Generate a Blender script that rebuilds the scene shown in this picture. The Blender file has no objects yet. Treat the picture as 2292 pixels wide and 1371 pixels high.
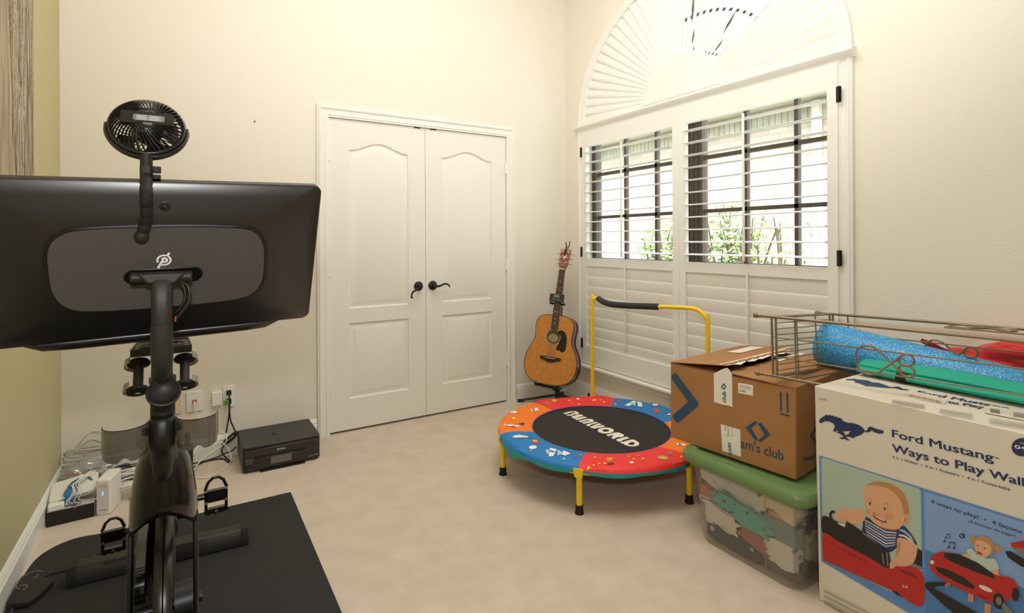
import bpy, bmesh, math, random
from mathutils import Vector, Matrix, noise
from mathutils.geometry import tessellate_polygon
random.seed(7)
S = bpy.context.scene
COL = S.collection

# ---------------------------------------------------------------- camera
CP = Vector((-2.687, -3.518, 1.243))
YAW, ROLL, FPX, PX, PY = math.radians(58.42), math.radians(-0.2714), 1192.75, 1146.0, 537.28
FW = Vector((math.cos(YAW), math.sin(YAW), 0))
_r = Vector((math.sin(YAW), -math.cos(YAW), 0)); _u = _r.cross(FW)
RT = _r * math.cos(ROLL) + _u * math.sin(ROLL)
UP = _u * math.cos(ROLL) - _r * math.sin(ROLL)
cd = bpy.data.cameras.new('camera'); cam = bpy.data.objects.new('camera', cd); COL.objects.link(cam)
cd.sensor_width = 36.0; cd.lens = FPX / 2292 * 36.0
cd.shift_x = 0.0; cd.shift_y = -(685.5 - PY) / 2292
cd.clip_start = 0.02; cd.clip_end = 200
M = Matrix((RT, UP, -FW)).transposed().to_4x4(); M.translation = CP
cam.matrix_world = M
S.camera = cam

# ---------------------------------------------------------------- view, world, lights
S.view_settings.view_transform = 'Standard'; S.view_settings.look = 'None'
S.view_settings.exposure = 0.0; S.view_settings.gamma = 1.0; S.view_settings.use_curve_mapping = False
W = bpy.data.worlds.new('sky'); S.world = W; W.use_nodes = True
nt = W.node_tree; nt.nodes.clear()
sky = nt.nodes.new('ShaderNodeTexSky'); sky.sky_type = 'NISHITA'; sky.sun_disc = False
sky.sun_elevation = math.radians(50); sky.sun_rotation = math.radians(200); sky.air_density = 1.6; sky.dust_density = 3.0
bg = nt.nodes.new('ShaderNodeBackground'); bg.inputs[1].default_value = 1.6
wo = nt.nodes.new('ShaderNodeOutputWorld')
nt.links.new(sky.outputs[0], bg.inputs[0]); nt.links.new(bg.outputs[0], wo.inputs[0])

def area(name, loc, target, sx, sy, power, color, spread=180):
    l = bpy.data.lights.new(name, 'AREA'); l.shape = 'RECTANGLE'; l.size = sx; l.size_y = sy
    l.energy = power; l.color = color; l.spread = math.radians(spread)
    o = bpy.data.objects.new(name, l); COL.objects.link(o); o.location = loc
    o.rotation_euler = (Vector(target) - Vector(loc)).to_track_quat('-Z', 'Y').to_euler()
    return o
sun = bpy.data.lights.new('sun', 'SUN'); sun.energy = 7.0; sun.angle = math.radians(1.5); sun.color = (1.0, 0.95, 0.88)
so = bpy.data.objects.new('sun', sun); COL.objects.link(so)
so.rotation_euler = Vector((0.62, 0.45, -0.95)).to_track_quat('-Z', 'Y').to_euler()
# ceiling light high above the middle of the room, and the camera's own flash just above the lens
area('ceiling_lamp', (-1.5, -1.9, 3.72), (-1.5, -1.9, 0), 1.5, 1.7, 46, (1.0, 1.0, 0.99))
bl = bpy.data.lights.new('bounce_flash', 'SPOT'); bl.energy = 245; bl.color = (0.99, 1.0, 1.0); bl.shadow_soft_size = 0.05
bl.spot_size = math.radians(112); bl.spot_blend = 0.9
bo = bpy.data.objects.new('bounce_flash', bl); COL.objects.link(bo); bo.location = CP + Vector((-0.02, -0.10, 0.32))
bo.rotation_euler = (Vector((-1.2, -1.3, 3.85)) - bo.location).to_track_quat('-Z', 'Y').to_euler()
fl = bpy.data.lights.new('flash', 'SPOT'); fl.energy = 44; fl.color = (1.0, 0.99, 0.97); fl.shadow_soft_size = 0.045
fl.spot_size = math.radians(150); fl.spot_blend = 0.6
fo = bpy.data.objects.new('flash', fl); COL.objects.link(fo); fo.location = CP + Vector((-0.02, -0.06, 0.25))
fo.rotation_euler = (FW + Vector((0, 0, -0.05))).to_track_quat('-Z', 'Y').to_euler()

# ---------------------------------------------------------------- pixel -> point helpers (photo pixels, 2292x1371)
def ray(u, v): return FW + RT * ((u - PX) / FPX) - UP * ((v - PY) / FPX)
def X_(u, v, k=0.0): d = ray(u, v); return CP + d * ((k - CP.x) / d.x)
def Y_(u, v, k=0.0): d = ray(u, v); return CP + d * ((k - CP.y) / d.y)
def Z_(u, v, k=0.0): d = ray(u, v); return CP + d * ((k - CP.z) / d.z)
def D_(u, v, k): return CP + ray(u, v) * k
def PL_(u, v, p0, n): d = ray(u, v); return CP + d * ((Vector(p0) - CP).dot(n) / d.dot(n))
def V(*a): return Vector(a)

# ---------------------------------------------------------------- materials
def lin(h):
    if isinstance(h, str):
        h = h.lstrip('#'); c = [int(h[i:i+2], 16) / 255 for i in (0, 2, 4)]
    else: c = list(h)
    return tuple(((x + 0.055) / 1.055) ** 2.4 if x > 0.04045 else x / 12.92 for x in c) + (1.0,)
MATS = {}
def mat(name, col, rough=0.5, metal=0.0, spec=0.5, bump=0, bscale=100, coat=0, emit=None, estr=0, var=None, vscale=8, alpha=None, stretch=None, sheen=0, trans=0):
    if name in MATS: return MATS[name]
    m = bpy.data.materials.new(name); m.use_nodes = True; t = m.node_tree; N = t.nodes; L = t.links
    b = N['Principled BSDF']; c = lin(col)
    b.inputs['Base Color'].default_value = c; b.inputs['Roughness'].default_value = rough; b.inputs['Metallic'].default_value = metal
    b.inputs['Specular IOR Level'].default_value = spec
    if coat: b.inputs['Coat Weight'].default_value = coat; b.inputs['Coat Roughness'].default_value = 0.04
    if sheen: b.inputs['Sheen Weight'].default_value = sheen
    if trans: b.inputs['Transmission Weight'].default_value = trans
    if emit: b.inputs['Emission Color'].default_value = lin(emit); b.inputs['Emission Strength'].default_value = estr
    if bump or var:
        tc = N.new('ShaderNodeTexCoord'); src = tc.outputs['Object']
        if stretch:
            mp = N.new('ShaderNodeMapping'); mp.inputs['Scale'].default_value = stretch; L.new(src, mp.inputs[0]); src = mp.outputs[0]
    if bump:
        n = N.new('ShaderNodeTexNoise'); n.inputs['Scale'].default_value = bscale; n.inputs['Detail'].default_value = 4
        L.new(src, n.inputs['Vector'])
        bp = N.new('ShaderNodeBump'); bp.inputs['Strength'].default_value = bump; bp.inputs['Distance'].default_value = 0.004
        L.new(n.outputs['Fac'], bp.inputs['Height']); L.new(bp.outputs[0], b.inputs['Normal'])
    if var:
        n2 = N.new('ShaderNodeTexNoise'); n2.inputs['Scale'].default_value = vscale; n2.inputs['Detail'].default_value = 5
        L.new(src, n2.inputs['Vector'])
        r = N.new('ShaderNodeValToRGB'); r.color_ramp.elements[0].position = 0.32; r.color_ramp.elements[1].position = 0.68
        r.color_ramp.elements[0].color = c; r.color_ramp.elements[1].color = lin(var)
        L.new(n2.outputs['Fac'], r.inputs[0]); L.new(r.outputs[0], b.inputs['Base Color'])
    MATS[name] = m; return m
def thinmat(name, col, dens, rough=0.05, gloss=0.25, diff=0.5):
    """thin clear sheet: see-through, with a little haze and gloss"""
    m = bpy.data.materials.new(name); m.use_nodes = True; t = m.node_tree; N = t.nodes; L = t.links; N.clear()
    tr = N.new('ShaderNodeBsdfTransparent'); tr.inputs[0].default_value = lin(col)
    df = N.new('ShaderNodeBsdfDiffuse'); df.inputs[0].default_value = lin(col)
    gl = N.new('ShaderNodeBsdfGlossy'); gl.inputs['Roughness'].default_value = rough; gl.inputs[0].default_value = (1, 1, 1, 1)
    lw = N.new('ShaderNodeLayerWeight'); lw.inputs[0].default_value = 0.5
    pw = N.new('ShaderNodeMath'); pw.operation = 'POWER'; pw.inputs[1].default_value = 4.0; L.new(lw.outputs['Facing'], pw.inputs[0])
    fr = N.new('ShaderNodeMath'); fr.operation = 'MULTIPLY_ADD'; fr.inputs[1].default_value = 0.6; fr.inputs[2].default_value = 0.045; L.new(pw.outputs[0], fr.inputs[0])
    m1 = N.new('ShaderNodeMixShader'); m1.inputs[0].default_value = dens
    m2 = N.new('ShaderNodeMixShader'); mu = N.new('ShaderNodeMath'); mu.operation = 'MULTIPLY'; mu.inputs[1].default_value = gloss * 4; mu.use_clamp = True
    o = N.new('ShaderNodeOutputMaterial')
    L.new(tr.outputs[0], m1.inputs[1]); L.new(df.outputs[0], m1.inputs[2]); L.new(fr.outputs[0], mu.inputs[0])
    L.new(mu.outputs[0], m2.inputs[0]); L.new(m1.outputs[0], m2.inputs[1]); L.new(gl.outputs[0], m2.inputs[2]); L.new(m2.outputs[0], o.inputs[0])
    MATS[name] = m; return m

# ---------------------------------------------------------------- mesh builder
class MB:
    def __init__(s, M=None): s.v = []; s.f = []; s.mi = []; s.M = M or Matrix(); s.k = 0
    def add(s, vs, fs, mi=None):
        o = len(s.v); s.v += [s.M @ Vector(p) for p in vs]; s.f += [tuple(o + i for i in f) for f in fs]
        s.mi += [s.k if mi is None else mi] * len(fs); return s
    def box(s, a, b, mi=None):
        x0, y0, z0 = [min(p, q) for p, q in zip(a, b)]; x1, y1, z1 = [max(p, q) for p, q in zip(a, b)]
        return s.add([(x0,y0,z0),(x1,y0,z0),(x1,y1,z0),(x0,y1,z0),(x0,y0,z1),(x1,y0,z1),(x1,y1,z1),(x0,y1,z1)],
                     [(0,3,2,1),(4,5,6,7),(0,1,5,4),(1,2,6,5),(2,3,7,6),(3,0,4,7)], mi)
    def prism(s, pts, ex, holes=(), caps=True, mi=None):
        """closed polygon (3D points), swept by vector ex; holes are polygons too"""
        ex = Vector(ex); loops = [[Vector(p) for p in pts]] + [[Vector(p) for p in h] for h in holes]
        allp = [p for l in loops for p in l]; n = len(allp); fs = []
        if caps:
            for t in tessellate_polygon(loops): fs += [tuple(t), tuple(n + i for i in reversed(t))]
        o = 0
        for l in loops:
            m = len(l)
            for i in range(m): j = (i + 1) % m; fs.append((o + i, o + j, n + o + j, n + o + i))
            o += m
        return s.add(allp + [p + ex for p in allp], fs, mi)
    def face(s, pts, holes=(), mi=None):
        loops = [[Vector(p) for p in pts]] + [[Vector(p) for p in h] for h in holes]
        allp = [p for l in loops for p in l]
        return s.add(allp, [tuple(t) for t in tessellate_polygon(loops)], mi)
    def loft(s, rings, cap=True, close=False, mi=None):
        n = len(rings[0]); vs = [p for r in rings for p in r]; fs = []
        m = len(rings)
        for i in range(m if close else m - 1):
            a = i * n; b = ((i + 1) % m) * n
            for j in range(n): k = (j + 1) % n; fs.append((a + j, a + k, b + k, b + j))
        if cap and not close: fs += [tuple(reversed(range(n))), tuple((m - 1) * n + j for j in range(n))]
        return s.add(vs, fs, mi)
    def tube(s, pts, r, n=10, closed=False, cap=True, mi=None, flat=1.0, side=None):
        P = [Vector(p) for p in pts]; m = len(P); rs = r if isinstance(r, (list, tuple)) else [r] * m
        rings = []; prev = None
        for i in range(m):
            if closed: t = P[(i + 1) % m] - P[i - 1]
            elif i == 0: t = P[1] - P[0]
            elif i == m - 1: t = P[-1] - P[-2]
            else: t = (P[i + 1] - P[i]).normalized() + (P[i] - P[i - 1]).normalized()
            if t.length < 1e-9: t = Vector((0, 0, 1))
            t.normalize()
            if prev is None:
                a = Vector(side) if side else (Vector((0, 0, 1)) if abs(t.z) < 0.9 else Vector((1, 0, 0)))
            else: a = prev
            a = (a - t * a.dot(t))
            if a.length < 1e-6: a = t.orthogonal()
            a.normalize(); prev = a; b = t.cross(a)
            rings.append([P[i] + a * (rs[i] * math.cos(2 * math.pi * k / n)) + b * (rs[i] * flat * math.sin(2 * math.pi * k / n)) for k in range(n)])
        return s.loft(rings, cap, closed, mi)
    def cyl(s, a, b, r, r2=None, n=24, mi=None): return s.tube([a, b], [r, r if r2 is None else r2], n, mi=mi)
    def lathe(s, prof, o=(0,0,0), ax=(0,0,1), n=32, mi=None):
        """prof: (radius, height) along axis ax"""
        o = Vector(o); ax = Vector(ax).normalized(); a = ax.orthogonal().normalized(); b = ax.cross(a)
        rings = [[o + ax * h + (a * math.cos(2*math.pi*k/n) + b * math.sin(2*math.pi*k/n)) * max(rr, 1e-5) for k in range(n)] for rr, h in prof]
        return s.loft(rings, True, False, mi)
    def ball(s, c, r, n=14, sc=(1,1,1), mi=None):
        c = Vector(c); rings = []
        for i in range(1, n): 
            th = math.pi * i / n
            rings.append([c + Vector((r*sc[0]*math.sin(th)*math.cos(2*math.pi*k/(2*n)), r*sc[1]*math.sin(th)*math.sin(2*math.pi*k/(2*n)), r*sc[2]*math.cos(th))) for k in range(2*n)])
        return s.loft(rings, True, False, mi)
    def build(s, name, mats, parent=None, smooth=None, bevel=0, subsurf=0, seg=2, fix=True):
        me = bpy.data.meshes.new(name); o = bpy.data.objects.new(name, me); COL.objects.link(o)
        vs = s.v
        if parent is not None:
            o.parent = parent; W = world_m(parent).inverted(); vs = [W @ p for p in vs]
        me.from_pydata([tuple(p) for p in vs], [], s.f)
        ms = mats if isinstance(mats, (list, tuple)) else [mats]
        for m in ms: me.materials.append(m)
        me.polygons.foreach_set('material_index', s.mi)
        if fix:
            bm = bmesh.new(); bm.from_mesh(me); bmesh.ops.remove_doubles(bm, verts=bm.verts, dist=1e-6) if fix == 2 else None
            bmesh.ops.recalc_face_normals(bm, faces=bm.faces); bm.to_mesh(me); bm.free()
        if smooth is not None:
            me.shade_smooth(); me.set_sharp_from_angle(angle=math.radians(smooth))
        if bevel:
            b = o.modifiers.new('bevel', 'BEVEL'); b.width = bevel; b.segments = seg; b.limit_method = 'ANGLE'; b.angle_limit = math.radians(35)
            me.shade_smooth(); me.set_sharp_from_angle(angle=math.radians(40))
        if subsurf:
            b = o.modifiers.new('sub', 'SUBSURF'); b.levels = b.render_levels = subsurf; me.shade_smooth()
        me.update(); return o
def world_m(o):
    m = Matrix()
    while o is not None: m = (Matrix.Translation(o.location) @ o.rotation_euler.to_matrix().to_4x4()) @ m; o = o.parent
    return m
def tag(o, label, cat, group=None, kind=None):
    if label: o['label'] = label
    if cat: o['category'] = cat
    if group: o['group'] = group
    if kind: o['kind'] = kind
    return o
def thing(name, label, cat, loc, group=None, rz=0.0):
    o = bpy.data.objects.new(name, None); COL.objects.link(o); o.location = loc; o.rotation_euler = (0, 0, rz); o.empty_display_size = 0.05
    return tag(o, label, cat, group)
def struct(o): o['kind'] = 'structure'; return o

# text and printed shapes
def text_polys(body, bold=0.0, shear=0.0, res=3):
    c = bpy.data.curves.new('t', 'FONT'); c.body = body; c.size = 1.0; c.offset = bold; c.shear = shear; c.resolution_u = res; c.fill_mode = 'FRONT'
    o = bpy.data.objects.new('t', c); COL.objects.link(o)
    me = bpy.data.meshes.new_from_object(o.evaluated_get(bpy.context.evaluated_depsgraph_get()))
    vs = [tuple(v.co) for v in me.vertices]; fs = [tuple(p.vertices) for p in me.polygons]
    bpy.data.objects.remove(o); bpy.data.curves.remove(c); bpy.data.meshes.remove(me); return vs, fs
def put_text(m, body, o, ex, ey, width=None, height=None, bold=0.0, shear=0.0, lift=0.0, mi=0, res=3, center=False):
    """o = lower left of the text, ex/ey = directions, width = length of the line, height = cap height"""
    vs, fs = text_polys(body, bold, shear, res)
    x0 = min(v[0] for v in vs); x1 = max(v[0] for v in vs)
    ex = Vector(ex).normalized(); ey = Vector(ey).normalized(); n = ex.cross(ey).normalized()
    sy = (height / 0.70) if height else width / (x1 - x0)
    sx = (width / (x1 - x0)) if width else sy
    xo = (x0 + x1) / 2 if center else x0
    m.add([Vector(o) + ex * ((v[0] - xo) * sx) + ey * (v[1] * sy) + n * lift for v in vs], fs, mi)
def text_px(m, body, a, b, top, unp, n, bold=0.0, shear=0.0, lift=0.001, mi=0):
    """text whose baseline runs from pixel a to pixel b on surface unp(u,v); top = pixel above a at cap height"""
    A = unp(*a); B = unp(*b); T = unp(*top); ex = (B - A); w = ex.length; ex.normalize()
    ey = T - A; ey = (ey - ex * ey.dot(ex)); h = ey.length; ey.normalize()
    s = 1 if ex.cross(ey).dot(Vector(n)) > 0 else -1
    if bold > .025:
        for k in (-2, -1, 1, 2): put_text(m, body, A + ex * (h * .022 * k) + ey * (h * .012 * (-1) ** k), ex, ey, w, h, 0, shear, (lift + .00002 * k) * s, mi)
        bold = 0
    put_text(m, body, A, ex, ey, w, h, bold, shear, lift * s, mi)
def poly_px(m, pts, unp, n, lift=0.001, mi=0, holes=()):
    n = Vector(n).normalized()
    m.face([unp(*p) + n * lift for p in pts], [[unp(*p) + n * lift for p in h] for h in holes], mi)
def ell(cx, cy, rx, ry, n=24, rot=0.0):
    c, s = math.cos(rot), math.sin(rot)
    return [(cx + rx*math.cos(t)*c - ry*math.sin(t)*s, cy + rx*math.cos(t)*s + ry*math.sin(t)*c) for t in [2*math.pi*i/n for i in range(n)]]
def spl(pts, n=8, closed=False):
    """Catmull-Rom through points"""
    P = [Vector(p) for p in pts]; m = len(P); out = []
    for i in range(m if closed else m - 1):
        p0 = P[i-1] if (closed or i > 0) else P[0]; p1 = P[i]; p2 = P[(i+1) % m]; p3 = P[(i+2) % m] if (closed or i + 2 < m) else P[-1]
        for k in range(n):
            t = k / n; out.append(0.5 * ((2*p1) + (p2-p0)*t + (2*p0-5*p1+4*p2-p3)*t*t + (3*p1-p0-3*p2+p3)*t*t*t))
    if not closed: out.append(P[-1])
    return out
def rrect(w, h, r, n=6):
    """rounded rectangle centred at 0 (2D)"""
    out = []
    for cx, cy, a0 in ((w/2-r, h/2-r, 0), (-w/2+r, h/2-r, 90), (-w/2+r, -h/2+r, 180), (w/2-r, -h/2+r, 270)):
        for k in range(n + 1):
            a = math.radians(a0 + 90 * k / n); out.append((cx + r*math.cos(a), cy + r*math.sin(a)))
    return out
def frame_sweep(m, path, prof, to3, closed=False, mi=None):
    """moulding: 2D path, profile (offset outward, height); to3(a, b, h) -> 3D; mitred corners"""
    P = [Vector(p) for p in path]; n = len(P); rings = []
    for i in range(n):
        if closed: d0 = (P[i] - P[i-1]); d1 = (P[(i+1) % n] - P[i])
        else: d0 = P[i] - P[i-1] if i > 0 else P[1] - P[0]; d1 = P[i+1] - P[i] if i < n - 1 else P[-1] - P[-2]
        d0.normalize(); d1.normalize(); n0 = Vector((d0.y, -d0.x)); n1 = Vector((d1.y, -d1.x)); b = (n0 + n1)
        b = b / max(b.dot(n0), 1e-6) if b.length > 1e-6 else n0
        rings.append([to3(P[i].x + b.x * q, P[i].y + b.y * q, h) for q, h in prof])
    m.loft(rings, not closed, closed, mi)

# ================================================================ ROOM
wall_cream = mat('wall_cream', '#e9e1d1', 0.75, bump=0.35, bscale=130)
wall_olive = mat('wall_olive', '#c3b98e', 0.75, bump=0.35, bscale=130)
wall_pale = mat('wall_window', '#eae2d2', 0.75, bump=0.35, bscale=130)
paint = mat('trim_paint', '#edeae1', 0.38)
shut = mat('shutter_paint', '#edeae1', 0.42)
doorp = mat('door_paint', '#ebe6dc', 0.42, bump=0.05, bscale=60)
ceilm = mat('ceiling_white', '#f2ede2', 0.85, bump=0.3, bscale=90)
carpet = mat('carpet', '#e3d0ba', 0.95, bump=1.0, bscale=420, var='#d8c3aa', vscale=9, sheen=0.3)
dark = mat('shadow_gap', '#1a1512', 0.8)
black = mat('black_plastic', '#141312', 0.42)
blackg = mat('black_gloss', '#100f0e', 0.12, coat=0.5)
blackm = mat('black_matte', '#1d1b19', 0.62)
rubber = mat('black_rubber', '#151413', 0.75)
white = mat('white_plastic', '#efece4', 0.35)
bronze = mat('bronze_hardware', '#2e2621', 0.38, metal=0.6)

XL, XW, YN, ZC = -3.225, 0.0, -6.2, 3.85
DL, DC, DR, DT = -1.897, -1.2375, -0.578, 2.034          # double door
m = MB(); m.box((XL-.1, YN, -.1), (XW+.3, 0.9, 0)); struct(m.build('floor', carpet))
m = MB(); m.box((XL-.1, YN, ZC), (XW+.3, .1, ZC+.1)); struct(m.build('ceiling', ceilm))
m = MB(); m.box((XL-.1, 0, 0), (DL-.012, .1, ZC)); m.box((DR+.012, 0, 0), (XW+.14, .1, ZC)); m.box((DL-.012, 0, DT+.012), (DR+.012, .1, ZC))
struct(m.build('wall_back', wall_cream))
m = MB(); m.box((DL-.1, .6, 0), (DR+.1, .7, 2.3)); m.box((DL-.2, .1, 0), (DL-.1, .7, 2.3)); m.box((DR+.1, .1, 0), (DR+.2, .7, 2.3)); m.box((DL-.1,.1,2.2),(DR+.1,.6,2.3))
struct(m.build('wall_closet', wall_cream))
m = MB(); m.box((XL-.1, YN, 0), (XL, 0, ZC)); struct(m.build('wall_left', wall_olive))
m = MB(); m.box((XL-.1, YN-.1, 0), (XW+.14, YN, ZC)); struct(m.build('wall_near', wall_cream))
# window wall with the arched opening
WY0, WY1, WZ0, WZ1, WC = -0.240, -2.168, 0.278, 2.14, -1.204
EA, EB = 0.964, 0.846
arch = [(WC + EA*math.cos(math.pi*i/36), WZ1 + EB*math.sin(math.pi*i/36)) for i in range(37)]
hole = [(WY0, WZ0)] + arch + [(WY1, WZ0)]
m = MB(); m.prism([(0, YN, 0), (0, 0, 0), (0, 0, ZC), (0, YN, ZC)], (.14, 0, 0), [[(0, a, b) for a, b in hole]])
struct(m.build('wall_window', wall_pale))
brick = mat('house_brick', '#d9c8ba', 0.9)
t = brick.node_tree; tc = t.nodes.new('ShaderNodeTexCoord'); sp = t.nodes.new('ShaderNodeSeparateXYZ'); cb = t.nodes.new('ShaderNodeCombineXYZ')
bt = t.nodes.new('ShaderNodeTexBrick'); bt.inputs['Scale'].default_value = 1.0; bt.inputs['Brick Width'].default_value = 0.30; bt.inputs['Row Height'].default_value = 0.1
bt.inputs['Mortar Size'].default_value = 0.008; bt.inputs['Color1'].default_value = lin('#d8c4b6'); bt.inputs['Color2'].default_value = lin('#c2ab9e'); bt.inputs['Mortar'].default_value = lin('#b5aba3'); bt.inputs['Bias'].default_value = 0.1
ad = t.nodes.new('ShaderNodeMath'); ad.operation = 'ADD'
t.links.new(tc.outputs['Object'], sp.inputs[0]); t.links.new(sp.outputs[0], ad.inputs[0]); t.links.new(sp.outputs[1], ad.inputs[1]); t.links.new(ad.outputs[0], cb.inputs[0]); t.links.new(sp.outputs[2], cb.inputs[1])
t.links.new(cb.outputs[0], bt.inputs[0]); t.links.new(bt.outputs[0], t.nodes['Principled BSDF'].inputs['Base Color'])
m = MB(); m.prism([(.142, YN, -.4), (.142, .4, -.4), (.142, .4, 4), (.142, YN, 4)], (.022, 0, 0), [[(.142, a, b) for a, b in hole]])
struct(m.build('wall_outer_brick', brick))

# ---- baseboards
bprof = [(0, 0), (.015, 0), (.015, .086), (.011, .092), (.0135, .099), (.007, .116), (.003, .122), (0, .122)]
def baseboard(name, p, q, inward):
    m = MB(); p = Vector(p); d = Vector(q) - p; nn = Vector(inward)
    m.prism([p + nn * (a + .0005) + Vector((0, 0, b)) for a, b in bprof], d); return struct(m.build(name, paint, smooth=25))
baseboard('baseboard_left', (XL, YN, 0), (XL, -.016, 0), (1, 0, 0))
baseboard('baseboard_back', (XL, 0, 0), (DL-.082, 0, 0), (0, -1, 0))
baseboard('baseboard_back_right', (DR+.083, 0, 0), (XW, 0, 0), (0, -1, 0))
baseboard('baseboard_window', (0, YN, 0), (0, -.016, 0), (-1, 0, 0))

# ---- door casing and jamb
m = MB()
frame_sweep(m, [(DR+.012, 0), (DR+.012, DT+.012), (DL-.012, DT+.012), (DL-.012, 0)],
            [(0, .001), (0, .010), (.004, .014), (.012, .014), (.018, .011), (.036, .013), (.044, .020), (.052, .022), (.058, .016), (.064, .016), (.066, .012), (.066, .001)],
            lambda a, b, h: Vector((a, -h, b)))
for x0, x1 in ((DL-.012, DL-.003), (DR+.003, DR+.012)): m.box((x0, -.010, 0), (x1, .1, DT+.012))
m.box((DL-.003, -.010, DT+.003), (DR+.003, .1, DT+.012))
m.box((DL-.003, .042, DT-.008), (DR+.003, .06, DT+.003)); m.box((DL-.003, .042, 0), (DL+.010, .06, DT)); m.box((DR-.010, .042, 0), (DR+.003, .06, DT))
struct(m.build('trim_1', paint, smooth=25))

def panel_loop(x0, x1, z0, z1, peak, off):
    """raised-panel outline shrunk by off; peak>0 gives the cathedral arch on top"""
    x0 += off; x1 -= off; z0 += off; z1 -= off
    pts = [(x0, z0), (x1, z0)]
    if peak:
        n = 20
        for i in range(n + 1):
            s = i / n; pts.append((x1 + (x0 - x1) * s, z1 + peak * (0.5 - 0.5 * math.cos(2 * math.pi * s)) ** 1.0))
    else: pts += [(x1, z1), (x0, z1)]
    return pts
def door(name, x0, x1, hinge_x, hz, handle_x, hdir, droop):
    yf, th, z0, z1 = .004, .035, .014, DT
    m = MB(); w = x1 - x0
    P = [(x0 + .126, x1 - .126, .802, 1.838, .055), (x0 + .126, x1 - .126, .214, .706, 0)]
    to = lambda a, d: Vector((a[0], yf + d, a[1]))
    m.face([(x0, yf, z0), (x1, yf, z0), (x1, yf, z1), (x0, yf, z1)], [[to(p, 0) for p in panel_loop(*q, 0)] for q in P])
    m.box((x0, yf + .0125, z0), (x1, yf + th, z1))
    for a, b in (((x0, z0), (x1, z0)), ((x1, z0), (x1, z1)), ((x1, z1), (x0, z1)), ((x0, z1), (x0, z0))):
        m.add([(a[0], yf, a[1]), (b[0], yf, b[1]), (b[0], yf + .0125, b[1]), (a[0], yf + .0125, a[1])], [(0, 1, 2, 3)])
    for q in P:
        prof = [(0, 0), (.003, .008), (.010, .0105), (.016, .0095), (.040, .0028), (.043, .002)]
        m.loft([[to(p, d) for p in panel_loop(*q, off)] for off, d in prof], False)
        m.face([to(p, .002) for p in panel_loop(*q, .043)])
    o = struct(m.build(name, doorp, smooth=20, fix=2))
    for z in hz:
        h = MB(); h.cyl((hinge_x, -.004, z - .042), (hinge_x, -.004, z + .042), .0065, n=10)
        for k in range(5): h.cyl((hinge_x, -.004, z - .0425 + k * .0172), (hinge_x, -.004, z - .0405 + k * .0172), .0072, n=10)
        h.cyl((hinge_x, -.004, z + .042), (hinge_x, -.004, z + .048), .004, .002, n=10)
        h.box((hinge_x - .011, -.001, z - .041), (hinge_x + .011, .0035, z + .041))
        h.build('hinge', paint, o, smooth=30)
    # scroll lever handle
    h = MB(); hz0 = .925; c = Vector((handle_x, yf, hz0))
    h.lathe([(0, 0), (.033, 0), (.033, .004), (.029, .009), (.020, .011), (.012, .014), (.011, .030), (.0125, .036), (.0125, .052), (.008, .056), (0, .057)], c, (0, -1, 0), 32)
    if droop:   # lever hanging down to the left
        L = [(0, 0), (-.012, -.010), (-.032, -.022), (-.052, -.030), (-.064, -.044), (-.068, -.060), (-.070, -.070), (-.064, -.074), (-.059, -.070)]
    else:
        L = [(0, 0), (.018, -.004), (.040, -.001), (.062, .008), (.082, .010), (.098, .005), (.108, -.004), (.110, -.010), (.105, -.011)]
    pts = spl([(c.x + a, yf - .046, c.z + b) for a, b in L], 5)
    rr = [0.0085 - 0.0045 * (i / (len(pts) - 1)) for i in range(len(pts))]
    h.tube(pts, rr, 10)
    h.build('door_handle', bronze, o, smooth=50)
    cl = MB(); xx = x1 - .058 if hdir > 0 else x0 + .058
    cl.box((xx - .022, -.003, DT - .005), (xx + .022, .004, DT + .001)); cl.build('ball_catch', black, o)
    return o
door('door_1', DL, DC - .0015, DL - .001, (1.797, 1.058, .322), DC - .055, 1, True)
door('door_2', DC + .0015, DR, DR + .001, (1.797, 1.058, .322), DC + .052, -1, False)

# ---- window: outer frame, panes, muntins
alum = mat('bronze_window_frame', '#5e5045', 0.5, metal=0.1)
glass = thinmat('window_glass', '#f4f8f6', 0.02, 0.0, 0.25)
m = MB(); fx0, fx1 = .100, .130
def vbar(y, w, z0, z1, a=fx0, b=fx1): m.box((a, y - w/2, z0), (b, y + w/2, z1))
def hbar(z, w, y0, y1, a=fx0, b=fx1): m.box((a, y0, z - w/2), (b, y1, z + w/2))
vbar(-.262, .044, WZ0, WZ1, .08, .14); vbar(-1.23, .125, WZ0, WZ1, .085, .14); vbar(-2.148, .04, WZ0, WZ1, .08, .14)
for k in range(3): m.box((.078, -1.262 + k*.034, WZ0), (.085, -1.256 + k*.034, WZ1)); m.box((.072, -.252 - k*.012, WZ0), (.08, -.248 - k*.012, WZ1))
for y in (-.590, -.893, -1.585, -1.888): vbar(y, .022, WZ0, WZ1)
for z in (.75, 1.420, 1.757): hbar(z, .022, WY1, -.262)
hbar(1.085, .035, WY1, -.262, .09, .135); hbar(WZ0 + .02, .04, WY1, -.262); hbar(2.11, .05, WY1, -.262)
rk = lambda a, k: Vector((.115, WC + EA*k*math.cos(a), WZ1 + EB*k*math.sin(a)))
for k, r_ in ((.97, .022), (.64, .011), (.34, .011)): m.tube([rk(math.pi*i/40, k) for i in range(41)], r_, 6)
for i in range(1, 6): m.tube([rk(math.pi*i/6, .34), rk(math.pi*i/6, .97)], .009, 6)
w1 = struct(m.build('window_1', alum))
g = MB(); g.box((.114, WY1, WZ0), (.117, WY0, WZ1)); g.build('pane', glass, w1)
g = MB(); g.prism([(.114, a, b) for a, b in arch], (.003, 0, 0)); g.build('pane', glass, w1)

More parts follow.
